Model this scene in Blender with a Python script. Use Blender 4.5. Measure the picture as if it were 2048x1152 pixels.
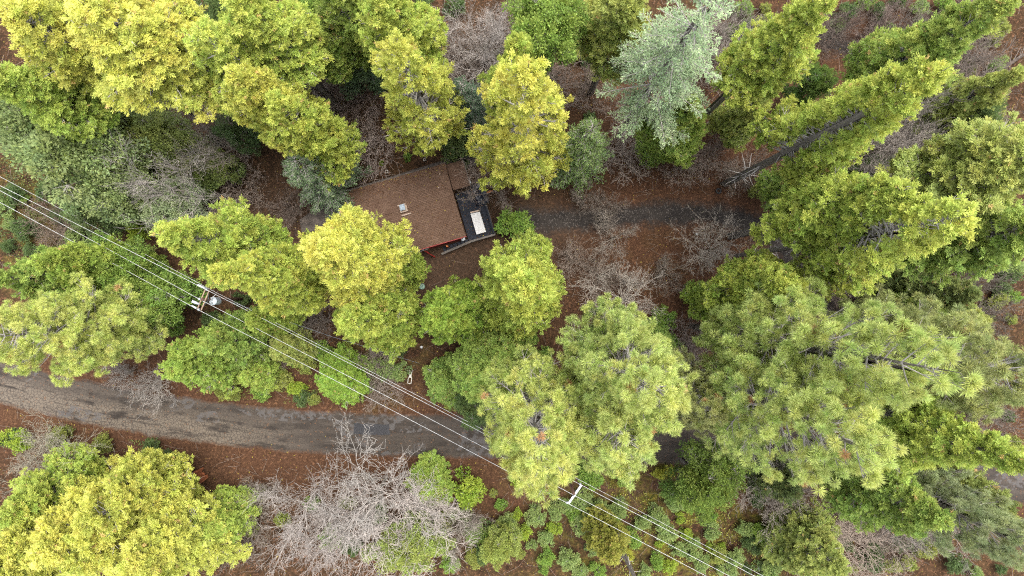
import bpy, math, random
import numpy as np
from mathutils import Vector

# ------------------------------------------------------------------ camera, world, sun, exposure
for o in list(bpy.data.objects):
    bpy.data.objects.remove(o)
SC = bpy.context.scene
COL = SC.collection
CAM_H = 76.0
FPX = 2048 * 24.0 / 36.0                 # focal length in photo pixels
TILT = math.atan(14.0 / FPX)             # nadir sits a little below the middle of the frame
cam_d = bpy.data.cameras.new("camera"); cam_d.lens = 24; cam_d.sensor_width = 36
cam_d.clip_start = 0.5; cam_d.clip_end = 1200
cam = bpy.data.objects.new("camera", cam_d); COL.objects.link(cam)
cam.location = (0, 0, CAM_H); cam.rotation_euler = (TILT, 0, 0)
SC.camera = cam

SUN_EL, SUN_AZ = math.radians(76), math.radians(40)      # sun azimuth measured from +X (photo right) towards +Y (photo top)
w = bpy.data.worlds.new("World"); SC.world = w; w.use_nodes = True
nt = w.node_tree; nt.nodes.clear()
sky = nt.nodes.new("ShaderNodeTexSky"); sky.sky_type = 'NISHITA'; sky.sun_disc = False
sky.sun_elevation = SUN_EL; sky.sun_rotation = math.radians(90) - SUN_AZ
sky.air_density = 1.0; sky.dust_density = 3.5; sky.ozone_density = 0.6
bg = nt.nodes.new("ShaderNodeBackground"); bg.inputs[1].default_value = 0.15
wo = nt.nodes.new("ShaderNodeOutputWorld")
hsv = nt.nodes.new("ShaderNodeHueSaturation"); hsv.inputs["Saturation"].default_value = .35     # thin overcast: nearly white sky
nt.links.new(sky.outputs[0], hsv.inputs["Color"]); nt.links.new(hsv.outputs[0], bg.inputs[0]); nt.links.new(bg.outputs[0], wo.inputs[0])
sl = bpy.data.lights.new("sun", 'SUN'); sl.energy = 0.8; sl.angle = math.radians(30); sl.color = (1, 0.95, 0.86)
sun = bpy.data.objects.new("sun", sl); COL.objects.link(sun)
sd = Vector((math.cos(SUN_EL) * math.cos(SUN_AZ), math.cos(SUN_EL) * math.sin(SUN_AZ), math.sin(SUN_EL)))
sun.rotation_euler = sd.to_track_quat('Z', 'Y').to_euler()
sun.location = (60, 30, 90)
vs = SC.view_settings
vs.view_transform = 'Standard'; vs.look = 'None'; vs.gamma = 1; vs.exposure = 2.35
try: vs.use_curve_mapping = False
except Exception: pass
SC.cycles.use_denoising = False; SC.cycles.filter_width = 1.15      # keep leaf-sized detail crisp
SC.cycles.max_bounces = 10; SC.cycles.diffuse_bounces = 8; SC.cycles.transmission_bounces = 6

# ------------------------------------------------------------------ helpers
rng = np.random.default_rng(7)
CT, ST = math.cos(TILT), math.sin(TILT)

def P(px, py, z=0.0):
    """photo pixel (2048 wide) -> world point at height z"""
    u = (px - 1024) / FPX; v = -(py - 576) / FPX
    d = (u, v * CT + ST, v * ST - CT)
    k = (z - CAM_H) / d[2]
    return Vector((d[0] * k, d[1] * k, z))

def mesh_np(name, V, F, mat, attrs=None, smooth=False):
    V = np.asarray(V, np.float32); F = np.asarray(F, np.int32)
    k = F.shape[1]
    me = bpy.data.meshes.new(name)
    me.vertices.add(len(V)); me.vertices.foreach_set("co", V.ravel())
    me.loops.add(F.size); me.loops.foreach_set("vertex_index", F.ravel())
    me.polygons.add(len(F))
    me.polygons.foreach_set("loop_start", np.arange(0, F.size, k, dtype=np.int32))
    try: me.polygons.foreach_set("loop_total", np.full(len(F), k, np.int32))
    except Exception: pass
    me.polygons.foreach_set("use_smooth", np.full(len(F), smooth, bool))
    for an, av in (attrs or {}).items():
        a = me.attributes.new(an, 'FLOAT', 'POINT'); a.data.foreach_set("value", np.asarray(av, np.float32))
    me.update(calc_edges=True)
    if mat: me.materials.append(mat)
    return me

def link(name, me, parent=None, loc=(0, 0, 0)):
    o = bpy.data.objects.new(name, me); COL.objects.link(o); o.location = loc
    if parent: o.parent = parent
    return o

def empty(name, loc, rz=0.0):
    o = bpy.data.objects.new(name, None); COL.objects.link(o); o.location = loc
    o.rotation_euler = (0, 0, rz); o.empty_display_size = 0.3
    return o

LABELS = {}
def tag(o, label, cat, group=None, kind=None):
    if label: o["label"] = label
    if cat: o["category"] = cat
    if group: o["group"] = group
    if kind: o["kind"] = kind
    return o

class MB:
    """collects quads / polygons into one mesh"""
    def __init__(s): s.v = []; s.f = []
    def add(s, vs, fs):
        b = len(s.v); s.v += [tuple(p) for p in vs]; s.f += [tuple(i + b for i in f) for f in fs]
    def hexa(s, b, t):                       # bottom ring, top ring (4 points each)
        s.add(list(b) + list(t), [(3, 2, 1, 0), (4, 5, 6, 7), (0, 1, 5, 4), (1, 2, 6, 5), (2, 3, 7, 6), (3, 0, 4, 7)])
    def box(s, c, sx, sy, sz, rz=0.0):
        ca, sa = math.cos(rz), math.sin(rz); r = []
        for z in (-sz / 2, sz / 2):
            for x, y in ((-1, -1), (1, -1), (1, 1), (-1, 1)):
                x *= sx / 2; y *= sy / 2
                r.append((c[0] + x * ca - y * sa, c[1] + x * sa + y * ca, c[2] + z))
        s.hexa(r[:4], r[4:])
    def bar(s, a, b, wd, ht):                # box along a-b
        a = Vector(a); b = Vector(b); d = (b - a).normalized()
        side = d.cross(Vector((0, 0, 1)))
        if side.length < 1e-3: side = Vector((1, 0, 0))
        side.normalize(); up = side.cross(d)
        q = lambda p: [p - side * wd / 2 - up * ht / 2, p + side * wd / 2 - up * ht / 2, p + side * wd / 2 + up * ht / 2, p - side * wd / 2 + up * ht / 2]
        s.hexa(q(a), q(b))
    def tube(s, pts, rad, n=10, cap=True):
        rings = []; k = len(pts)
        for i, p in enumerate(pts):
            p = Vector(p)
            d = (Vector(pts[min(i + 1, k - 1)]) - Vector(pts[max(i - 1, 0)])).normalized()
            x = d.cross(Vector((0.31, 0.95, 0.05)))
            if x.length < 1e-3: x = d.cross(Vector((1, 0, 0)))
            x.normalize(); y = d.cross(x); r = rad[i] if hasattr(rad, '__len__') else rad
            rings.append([p + (x * math.cos(2 * math.pi * j / n) + y * math.sin(2 * math.pi * j / n)) * r for j in range(n)])
        vs = [q for r in rings for q in r]; fs = []
        for i in range(k - 1):
            for j in range(n):
                fs.append((i * n + j, i * n + (j + 1) % n, (i + 1) * n + (j + 1) % n, (i + 1) * n + j))
        if cap:
            fs.append(tuple(range(n))[::-1]); fs.append(tuple((k - 1) * n + j for j in range(n)))
        s.add(vs, fs)
    def lathe(s, c, prof, n=20):
        pr = list(prof)
        vs = []
        for r, z in pr:
            for j in range(n):
                a = 2 * math.pi * j / n; vs.append((c[0] + r * math.cos(a), c[1] + r * math.sin(a), c[2] + z))
        fs = []
        for i in range(len(pr) - 1):
            for j in range(n):
                fs.append((i * n + j, i * n + (j + 1) % n, (i + 1) * n + (j + 1) % n, (i + 1) * n + j))
        fs.append(tuple(range(n))[::-1]); fs.append(tuple((len(pr) - 1) * n + j for j in range(n)))
        s.add(vs, fs)
    def build(s, name, mat, parent=None, bevel=0.0, smooth=False, origin=None):
        me = bpy.data.meshes.new(name)
        ov = Vector(origin) if origin is not None else Vector((0, 0, 0))
        me.from_pydata([tuple(Vector(p) - ov) for p in s.v], [], s.f); me.update(); me.materials.append(mat)
        if smooth: me.polygons.foreach_set("use_smooth", [True] * len(me.polygons))
        o = link(name, me, parent, ov)
        if bevel:
            m = o.modifiers.new("bevel", 'BEVEL'); m.width = bevel; m.segments = 2; m.limit_method = 'ANGLE'
        return o

# ------------------------------------------------------------------ node helpers / materials
class NT:
    def __init__(s, name):
        s.m = bpy.data.materials.new(name); s.m.use_nodes = True; s.t = s.m.node_tree; s.t.nodes.clear()
        s.out = s.t.nodes.new("ShaderNodeOutputMaterial")
    def n(s, typ, **kw):
        x = s.t.nodes.new(typ)
        for k, v in kw.items(): setattr(x, k, v)
        return x
    def put(s, sock, v):
        if isinstance(v, bpy.types.NodeSocket): s.t.links.new(v, sock)
        elif isinstance(v, (tuple, list)) and len(v) == 3 and sock.type == 'RGBA': sock.default_value = (*v, 1)
        else: sock.default_value = v
    def coord(s): return s.n("ShaderNodeTexCoord").outputs["Object"]
    def geo(s): return s.n("ShaderNodeNewGeometry").outputs["Position"]
    def attr(s, a): return s.n("ShaderNodeAttribute", attribute_name=a).outputs["Fac"]
    def mapping(s, v, scale=(1, 1, 1), rot=(0, 0, 0)):
        x = s.n("ShaderNodeMapping"); s.put(x.inputs[0], v); x.inputs["Scale"].default_value = scale; x.inputs["Rotation"].default_value = rot
        return x.outputs[0]
    def noise(s, v, sc, det=4, rough=.55, dist=0):
        x = s.n("ShaderNodeTexNoise"); s.put(x.inputs["Vector"], v); x.inputs["Scale"].default_value = sc
        x.inputs["Detail"].default_value = det; x.inputs["Roughness"].default_value = rough; x.inputs["Distortion"].default_value = dist
        return x.outputs["Fac"]
    def voro(s, v, sc, feat='F1', out="Distance", rand=1.0):
        x = s.n("ShaderNodeTexVoronoi", feature=feat); s.put(x.inputs["Vector"], v); x.inputs["Scale"].default_value = sc
        x.inputs["Randomness"].default_value = rand
        return x.outputs[out]
    def math(s, op, a, b=0.0, c=None):
        x = s.n("ShaderNodeMath", operation=op); s.put(x.inputs[0], a); s.put(x.inputs[1], b)
        if c is not None: s.put(x.inputs[2], c)
        return x.outputs[0]
    def ramp(s, f, lo, hi, a=0.0, b=1.0):
        x = s.n("ShaderNodeMapRange"); s.put(x.inputs[0], f)
        for i, v in zip((1, 2, 3, 4), (lo, hi, a, b)): s.put(x.inputs[i], v)
        return x.outputs[0]
    def mix(s, f, a, b, mode='MIX'):
        x = s.n("ShaderNodeMix", data_type='RGBA', blend_type=mode); s.put(x.inputs[0], f); s.put(x.inputs[6], a); s.put(x.inputs[7], b)
        return x.outputs[2]
    def sep(s, c):
        return s.n("ShaderNodeSeparateColor"), c
    def bump(s, h, strength=.4, dist=.05):
        x = s.n("ShaderNodeBump"); s.put(x.inputs["Height"], h); x.inputs["Strength"].default_value = strength; x.inputs["Distance"].default_value = dist
        return x.outputs[0]
    def pbsdf(s, col, rough=.8, metal=0.0, normal=None, spec=.3):
        x = s.n("ShaderNodeBsdfPrincipled"); s.put(x.inputs["Base Color"], col); s.put(x.inputs["Roughness"], rough)
        x.inputs["Metallic"].default_value = metal; x.inputs["Specular IOR Level"].default_value = spec
        if normal is not None: s.put(x.inputs["Normal"], normal)
        s.t.links.new(x.outputs[0], s.out.inputs[0]); return s.m

def mat_leaf(name, warm, cool, transl=.5):
    """leaf colour comes from the object's colour; its alpha says how much of the warm new growth shows"""
    N = NT(name)
    oi = N.n("ShaderNodeObjectInfo")
    tint, vary = N.attr("tint"), N.attr("vary")
    c = N.mix(N.ramp(vary, 0, 1, 0.0, 0.55), oi.outputs["Color"], cool, 'MULTIPLY')
    f = N.math('MULTIPLY', tint, oi.outputs["Alpha"])
    c = N.mix(f, c, warm)
    c = N.mix(N.attr("dead"), c, (.52, .32, .15))
    hs = N.n("ShaderNodeHueSaturation"); N.put(hs.inputs["Color"], c); N.put(hs.inputs["Value"], N.ramp(vary, 0, 1, .72, 1.28))
    N.put(hs.inputs["Hue"], N.ramp(N.attr("hue"), 0, 1, .478, .518)); hs.inputs["Saturation"].default_value = 1.0
    d = N.n("ShaderNodeBsdfPrincipled"); N.put(d.inputs["Base Color"], hs.outputs[0]); d.inputs["Roughness"].default_value = .55
    d.inputs["Specular IOR Level"].default_value = .25
    t = N.n("ShaderNodeBsdfTranslucent"); N.put(t.inputs[0], hs.outputs[0])
    m = N.n("ShaderNodeMixShader"); m.inputs[0].default_value = transl
    N.t.links.new(d.outputs[0], m.inputs[1]); N.t.links.new(t.outputs[0], m.inputs[2])
    N.t.links.new(m.outputs[0], N.out.inputs[0])
    return N.m

M_CEDAR = mat_leaf("cedar_foliage", (.62, .585, .12), (.70, .83, .68))
M_PINE = mat_leaf("pine_needles", (.58, .57, .17), (.68, .78, .6))
M_FIR = mat_leaf("fir_needles", (.50, .58, .32), (.72, .82, .72))
M_LEAF = mat_leaf("broad_leaves", (.46, .48, .08), (.58, .74, .56))

def mat_bark(name, a, b):
    N = NT(name); co = N.coord(); oi = N.n("ShaderNodeObjectInfo")
    n1 = N.noise(N.mapping(co, (9, 9, 1.2)), 2.0, 5, .65)
    c = N.mix(N.ramp(n1, .35, .65), a, b)
    c = N.mix(1.0, c, oi.outputs["Color"], 'MULTIPLY')
    return N.pbsdf(c, .95, normal=N.bump(n1, .6, .05), spec=.06)
M_BARK = mat_bark("trunk_bark", (.05, .043, .038), (.23, .205, .18))
M_TWIG = mat_bark("twig_bark", (.235, .212, .192), (.365, .338, .312))

def mat_plain(name, col, rough=.6, metal=0.0, var=.25, sc=6.0, spec=.3, stretch=(1, 1, 1)):
    N = NT(name); n1 = N.noise(N.mapping(N.coord(), stretch), sc, 5, .6)
    c = N.mix(N.ramp(n1, .3, .7), tuple(x * (1 - var) for x in col), tuple(min(1, x * (1 + var)) for x in col))
    return N.pbsdf(c, rough, metal, N.bump(n1, .15, .02), spec)

def litter_color(N, pos):
    """leaf litter: dead leaves over dark duff, redder or mossier by patch"""
    big = N.noise(pos, .09, 4, .6); mid = N.noise(pos, .55, 4, .6); fine = N.noise(pos, 3.2, 4, .65)
    red, moss, yard = N.attr("red"), N.attr("moss"), N.attr("yard")
    duff = N.mix(N.ramp(mid, .35, .65), (.020, .0125, .0075), (.042, .0245, .0135))
    duff = N.mix(N.math('MULTIPLY', red, N.ramp(big, .3, .55, .6, 1)), duff, (.049, .0245, .0145))
    leafr = N.voro(pos, 6.5, out="Color")
    sp = N.n("ShaderNodeSeparateColor"); N.put(sp.inputs[0], leafr)
    leafcol = N.mix(sp.outputs[1], (.034, .0165, .009), (.098, .050, .027))
    lf = N.math('MULTIPLY', N.ramp(sp.outputs[0], .50, .62), N.ramp(fine, .42, .58))
    c = N.mix(N.math('MULTIPLY', lf, .85), duff, leafcol)
    c = N.mix(N.math('MULTIPLY', yard, N.ramp(mid, .3, .7, .6, .9)), c, (.040, .026, .018))
    mo = N.math('MULTIPLY', moss, N.ramp(mid, .42, .62))
    c = N.mix(mo, c, N.mix(N.ramp(fine, .35, .65), (.030, .034, .009), (.085, .068, .013)))
    dk = N.ramp(fine, .25, .75, .6, 1.4)
    hs = N.n("ShaderNodeHueSaturation"); N.put(hs.inputs["Color"], c); N.put(hs.inputs["Value"], dk)
    return hs.outputs[0], fine, sp.outputs[0]

def mat_ground():
    N = NT("leaf_litter_ground"); pos = N.geo()
    c, fine, r = litter_color(N, pos)
    return N.pbsdf(c, .95, normal=N.bump(N.math('ADD', fine, N.math('MULTIPLY', r, .6)), .8, .08), spec=.04)
M_GROUND = mat_ground()

def mat_road():
    N = NT("worn_asphalt"); pos = N.geo()
    al, ac = N.attr("along"), N.attr("across")
    cv = N.n("ShaderNodeCombineXYZ"); N.put(cv.inputs[0], N.math('MULTIPLY', al, .12)); N.put(cv.inputs[1], N.math('MULTIPLY', ac, 2.4))
    lanes = N.noise(cv.outputs[0], 1.6, 4, .6, .3)
    mid = N.noise(pos, .5, 5, .6, .4); fine = N.noise(pos, 7, 4, .7)
    worn = N.attr("worn")
    dark = N.mix(N.ramp(mid, .35, .65), (.0225, .0185, .0155), (.036, .0295, .0245))
    dark = N.mix(N.ramp(lanes, .5, .68), dark, (.045, .0365, .030))
    cr = N.voro(N.mapping(pos, (1, 1, 1)), 3.0, 'DISTANCE_TO_EDGE')
    crack = N.ramp(N.math('ADD', cr, N.math('MULTIPLY', fine, .05)), .03, .12)
    pale = N.mix(crack, (.034, .028, .024), N.mix(N.ramp(fine, .3, .7), (.070, .056, .042), (.105, .087, .067)))
    low = N.ramp(N.math('ADD', ac, N.math('MULTIPLY', mid, .5)), .15, .65, 1.0, .30)
    f = N.math('MULTIPLY', N.math('MULTIPLY', worn, low), N.ramp(N.math('ADD', lanes, N.math('MULTIPLY', mid, .5)), .60, .74))
    c = N.mix(f, dark, pale)
    pt = N.voro(N.mapping(pos, (.55, 1.1, 1)), .55, out="Color")
    sp = N.n("ShaderNodeSeparateColor"); N.put(sp.inputs[0], pt)
    pm = N.math('MULTIPLY', N.ramp(sp.outputs[0], .80, .83), N.ramp(N.noise(pos, 1.4, 4, .6), .48, .53))
    c = N.mix(N.math('MULTIPLY', pm, .75), c, (.062, .057, .054))
    # leaves drifted in from both verges
    lit, f2, r2 = litter_color(N, pos)
    edge = N.ramp(N.math('ADD', N.math('ABSOLUTE', ac), N.math('MULTIPLY', N.noise(pos, 1.1, 5, .65), .5)), 1.08, 1.26)
    sprinkle = N.math('MULTIPLY', N.ramp(r2, .93, .95), N.ramp(fine, .5, .56))
    c = N.mix(N.math('MULTIPLY', sprinkle, .6), c, (.11, .056, .028))
    c = N.mix(edge, c, lit)
    return N.pbsdf(c, .72, normal=N.bump(N.math('ADD', fine, N.math('MULTIPLY', crack, .8)), .45, .03), spec=.06)
M_ROAD = mat_road()

def mat_gravel():
    N = NT("gravel_track"); pos = N.geo(); ac = N.attr("across")
    fine = N.noise(pos, 6, 5, .7); mid = N.noise(pos, .6, 5, .6)
    c = N.mix(N.ramp(mid, .35, .65), (.0165, .0145, .0135), (.029, .0245, .0215))
    v = N.voro(pos, 9, out="Color"); sp = N.n("ShaderNodeSeparateColor"); N.put(sp.inputs[0], v)
    c = N.mix(N.math('MULTIPLY', N.ramp(sp.outputs[0], .86, .92), .7), c, (.075, .065, .058))
    lit, f2, r2 = litter_color(N, pos)
    edge = N.ramp(N.math('ADD', N.math('ABSOLUTE', ac), N.math('MULTIPLY', N.noise(pos, .8, 5, .7), .9)), .72, 1.22)
    c = N.mix(edge, c, lit)
    return N.pbsdf(c, .9, normal=N.bump(fine, .6, .04), spec=.05)
M_GRAVEL = mat_gravel()

def mat_shingle():
    N = NT("brown_shingles"); co = N.coord()
    br = N.n("ShaderNodeTexBrick"); N.put(br.inputs["Vector"], N.mapping(co, (1, 1, 1)))
    br.inputs["Color1"].default_value = (.074, .0455, .031, 1); br.inputs["Color2"].default_value = (.105, .067, .047, 1); br.inputs["Mortar"].default_value = (.026, .015, .010, 1)
    br.inputs["Scale"].default_value = 1.0; br.inputs["Brick Width"].default_value = .36; br.inputs["Row Height"].default_value = .17; br.inputs["Mortar Size"].default_value = .014
    br.inputs["Mortar Smooth"].default_value = .6
    mid = N.noise(co, .9, 5, .6); fine = N.noise(co, 9, 4, .6)
    c = N.mix(N.ramp(mid, .3, .7, 0, .5), br.outputs[0], (.048, .026, .018))
    c = N.mix(N.math('MULTIPLY', N.ramp(fine, .58, .72), .5), c, (.13, .083, .058))
    return N.pbsdf(c, .85, normal=N.bump(br.outputs["Fac"], .5, .02), spec=.06)
M_SHINGLE = mat_shingle()
M_RED = mat_plain("red_siding", (.16, .014, .010), .6, var=.3, sc=2)
M_DECK = mat_plain("dark_wet_decking", (.016, .018, .024), .75, var=.45, sc=3, spec=.10, stretch=(1, 5, 1))
M_GREYWOOD = mat_plain("weathered_grey_timber", (.075, .066, .058), .8, var=.4, sc=5)
M_CONC = mat_plain("stained_concrete", (.055, .044, .036), .85, var=.45, sc=1.3)
M_WHITE = mat_plain("white_plastic_sheet", (.345, .342, .335), .6, var=.05, sc=3)
M_ORANGE = mat_plain("orange_timber", (.34, .10, .02), .6, var=.2, sc=4)
M_PORC = mat_plain("glazed_porcelain", (.36, .38, .40), .25, var=.04, spec=.5)
M_GALV = mat_plain("pale_grey_enamel", (.28, .31, .33), .4, var=.08, sc=5, spec=.5)
M_ALU = mat_plain("aluminium_strand", (.34, .34, .335), .6, .0, var=.3, spec=.2)
M_POLE = mat_plain("creosoted_pole_timber", (.07, .038, .026), .85, var=.35, sc=3, stretch=(6, 6, .6))
M_ARMWOOD = mat_plain("weathered_crossarm_timber", (.20, .14, .095), .8, var=.25, sc=5)
M_WHITEARM = mat_plain("white_fibreglass_crossarm", (.36, .37, .38), .45, var=.05)
M_BLACK = mat_plain("black_rubber", (.02, .02, .022), .6, var=.3)
M_TARP = mat_plain("blue_black_tarpaulin", (.012, .015, .024), .35, var=.5, sc=2, spec=.6)
M_LID = mat_plain("sage_green_plastic", (.13, .20, .155), .6, var=.12)
M_STEEL = mat_plain("weathered_steel", (.12, .145, .17), .5, .3, var=.15)
M_STONE = mat_plain("pale_flashing", (.22, .165, .125), .7, var=.2, sc=5)
M_LOG = mat_plain("rotten_red_wood", (.14, .045, .017), .9, var=.6, sc=4, stretch=(1, 6, 6))
M_IVORY = mat_plain("ivory_plastic", (.34, .32, .28), .5, var=.08)
M_DRYLEAF = None

# ------------------------------------------------------------------ ground, road, tracks
ROADC = [(-420, 640), (-200, 710), (0, 763), (150, 800), (300, 828), (450, 848), (600, 862), (750, 869), (900, 873), (1050, 876), (1200, 879), (1400, 888), (1560, 901), (1720, 918), (1900, 942), (2048, 966), (2300, 1010), (2500, 1050)]
DRIVEC = [(1030, 434), (1070, 440), (1150, 440), (1250, 432), (1350, 426), (1430, 430), (1510, 452), (1575, 505), (1625, 570), (1665, 640), (1700, 720), (1730, 800), (1745, 870), (1750, 905)]
TRACKC = [(1560, 40), (1640, 75), (1700, 95), (1770, 90), (1850, 60), (1950, 10), (2050, -40)]

def spline(pts, step=.35):
    p = np.array([tuple(P(*q, 0.0))[:2] for q in pts]); out = []
    q = np.vstack([2 * p[0] - p[1], p, 2 * p[-1] - p[-2]])
    for i in range(1, len(q) - 2):
        n = max(2, int(np.linalg.norm(q[i + 1] - q[i]) / step)); t = np.linspace(0, 1, n, endpoint=False)[:, None]
        a, b, c, d = q[i - 1], q[i], q[i + 1], q[i + 2]
        out.append(.5 * (2 * b + (c - a) * t + (2 * a - 5 * b + 4 * c - d) * t ** 2 + (3 * b - a - 3 * c + d) * t ** 3))
    return np.vstack(out + [p[-1:]])
RD, DR, TK = spline(ROADC), spline(DRIVEC), spline(TRACKC)

def nz(x, y, s, seed=0.0):
    """smooth pseudo noise -1..1"""
    return (np.sin(x * s + 1.3 * np.sin(y * s * .7 + seed) + seed) + np.sin(y * s * 1.17 - 1.7 * np.sin(x * s * .53 - seed) + 2 * seed) + np.sin((x + y) * s * .61 + seed * 3)) / 3

def dist_to(pl, X, Y):
    d = np.full(X.shape, 1e9)
    for p in pl[::4]:
        np.minimum(d, (X - p[0]) ** 2 + (Y - p[1]) ** 2, out=d)
    return np.sqrt(d)

def blob(X, Y, px, py, r):
    c = P(px, py); return np.exp(-((X - c[0]) ** 2 + (Y - c[1]) ** 2) / (r * r))

def zones(X, Y):
    n = nz(X, Y, .35, 1.0)
    red = np.clip(np.exp(-np.clip(dist_to(RD, X, Y) - 4, 0, 99) ** 2 / 18) * .9 + blob(X, Y, 1350, 470, 11) + blob(X, Y, 1380, 330, 9) * .9 + blob(X, Y, 1300, 560, 9) + blob(X, Y, 1700, 60, 8) + blob(X, Y, 1100, 960, 7) * .7 + n * .10, 0, 1)
    moss = np.clip(blob(X, Y, 1290, 1080, 11) * 1.1 + blob(X, Y, 1440, 1090, 9) * 1.1 + blob(X, Y, 1300, 960, 6) + blob(X, Y, 60, 420, 9) * .8 + blob(X, Y, 770, 720, 4) + n * .1, 0, 1)
    yard = np.clip(blob(X, Y, 900, 520, 6) * 1.2 + blob(X, Y, 1080, 470, 5) + blob(X, Y, 560, 430, 5) * .8 + blob(X, Y, 1230, 990, 7) * .8, 0, 1)
    return red, moss, yard

def build_ground():
    xs = np.concatenate([np.linspace(-420, -95, 26)[:-1], np.linspace(-95, 95, 240), np.linspace(95, 420, 26)[1:]])
    ys = np.concatenate([np.linspace(-420, -58, 28)[:-1], np.linspace(-58, 58, 150), np.linspace(58, 420, 28)[1:]])
    X, Y = np.meshgrid(xs, ys)
    flat = np.minimum(np.minimum(dist_to(RD, X, Y) - 3.6, dist_to(DR, X, Y) - 2.6), dist_to(TK, X, Y) - 2.6)
    c = P(830, 430); flat = np.minimum(flat, np.hypot(X - c[0], Y - c[1]) - 11)
    amp = np.clip(flat / 3, 0, 1)
    Z = amp * (.16 * nz(X, Y, .8, 2) + .10 * nz(X, Y, 2.1, 5) + .12)
    V = np.stack([X, Y, Z], -1).reshape(-1, 3)
    ny, nx = X.shape; i = np.arange(ny * nx).reshape(ny, nx)
    F = np.stack([i[:-1, :-1], i[:-1, 1:], i[1:, 1:], i[1:, :-1]], -1).reshape(-1, 4)
    r, m, y = zones(X.ravel(), Y.ravel())
    o = link("ground", mesh_np("ground", V, F, M_GROUND, {"red": r, "moss": m, "yard": y}, True)); o["kind"] = "structure"
build_ground()

def ribbon(name, pl, half, z, mat, ragged=.18, nac=9, worn=None):
    d = np.gradient(pl, axis=0); d /= np.linalg.norm(d, axis=1)[:, None]; nrm = np.stack([-d[:, 1], d[:, 0]], 1)
    al = np.concatenate([[0], np.cumsum(np.linalg.norm(np.diff(pl, axis=0), axis=1))])
    hl = half + ragged * nz(al, al * 0, 1.1, 1) + ragged * .6 * nz(al, al * 0, 3.7, 2)
    hr = half + ragged * nz(al, al * 0, 1.3, 4) + ragged * .6 * nz(al, al * 0, 3.3, 7)
    ac = np.linspace(-1, 1, nac); V = []; A = []; L = []
    for a in ac:
        h = np.where(a > 0, hl, hr); p = pl + nrm * (h * a)[:, None]
        V.append(np.column_stack([p, np.full(len(p), z + .05 * (1 - a * a) * (half > 2))])); A.append(np.full(len(p), a)); L.append(al)
    n = len(pl); V = np.vstack(V); A = np.concatenate(A); L = np.concatenate(L)
    i = np.arange(nac * n).reshape(nac, n)
    F = np.stack([i[:-1, :-1], i[:-1, 1:], i[1:, 1:], i[1:, :-1]], -1).reshape(-1, 4)
    r, m, y = zones(V[:, 0], V[:, 1])
    at = {"along": L, "across": A, "red": r, "moss": m, "yard": y}
    if worn is not None: at["worn"] = worn(V[:, 0], V[:, 1])
    o = link(name, mesh_np(name, V, F, mat, at, True)); o["kind"] = "structure"
    return o
xw0, xw1 = P(430, 870)[0], P(640, 870)[0]
ribbon("gravel_driveway", DR, 2.3, .008, M_GRAVEL, .35)
ribbon("dirt_track", TK, 2.0, .008, M_GRAVEL, .3)
ribbon("road", RD, 2.42, .016, M_ROAD, .14, 11, worn=lambda X, Y: np.clip((xw1 - X) / (xw1 - xw0), 0.12, 1))

# fresh dark patch on the road
def road_patch():
    m = MB(); c = [P(708, 846, 0), P(778, 849, 0), P(780, 870, 0), P(707, 868, 0)]
    pts = []
    for k in range(4):
        a, b = c[k], c[(k + 1) % 4]
        for t in np.linspace(0, 1, 8, endpoint=False):
            q = a.lerp(b, t); pts.append((q[0] + random.uniform(-.05, .05), q[1] + random.uniform(-.05, .05), .078))
    m.add(pts, [tuple(range(len(pts)))[::-1]])
    o = m.build("asphalt_patch", mat_plain("fresh_asphalt", (.014, .0135, .015), .75, var=.4, sc=4)); o["kind"] = "structure"
random.seed(3); road_patch()

# ------------------------------------------------------------------ foliage prototypes (vectorised)
def unit(a): return a / np.maximum(np.linalg.norm(a, axis=-1, keepdims=True), 1e-9)

def kite(n=1):
    """one leaf: a kite lying along +x"""
    return np.array([[0, 0, 0], [.45, -.5, .06], [1, 0, 0], [.45, .5, .06]])

def place_kites(pos, d, nrm_hint, length, width):
    """n kites starting at pos, along d, lying roughly perpendicular to nrm_hint"""
    d = unit(d); y = unit(np.cross(nrm_hint, d)); z = np.cross(d, y)
    k = kite(); L = length[:, None]; W = width[:, None]
    V = np.stack([pos + d * (k[i, 0] * L) + y * (k[i, 1] * W) + z * (k[i, 2] * L) for i in range(4)], 1)
    return V.reshape(-1, 3)

def leaf_mesh(name, V, mat, tint, vary, hue, dead=None):
    n = len(V) // 4; F = np.arange(4 * n).reshape(n, 4)
    rep = lambda a: np.repeat(a, 4)
    return mesh_np(name, V, F, mat, {"tint": rep(tint), "vary": rep(vary), "hue": rep(hue), "dead": rep(dead if dead is not None else np.zeros(n))})

def seg_mesh(name, p0, p1, r0, r1, mat, sides=3):
    d = unit(p1 - p0); ref = np.where(np.abs(d[:, 2:3]) > .9, np.array([[1., 0, 0]]), np.array([[0, 0, 1.]]))
    x = unit(np.cross(ref, d)); y = np.cross(d, x); V = []
    for p, r in ((p0, r0), (p1, r1)):
        for j in range(sides):
            a = 2 * math.pi * j / sides
            V.append(p + (x * math.cos(a) + y * math.sin(a)) * r[:, None])
    V = np.stack(V, 1); n = len(p0); b = (np.arange(n) * 2 * sides)[:, None]
    F = np.concatenate([b + np.array([[j, (j + 1) % sides, sides + (j + 1) % sides, sides + j]]) for j in range(sides)], 1).reshape(-1, 4)
    return mesh_np(name, V.reshape(-1, 3), F, mat, None, True)

def limb_curve(az, L, z0, a, b, u):
    """points on limbs; az,L,z0,a,b per limb; u parameter array of same length"""
    return np.stack([np.cos(az) * L * u, np.sin(az) * L * u, z0 + L * (a * u + b * u * u)], -1)

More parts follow.
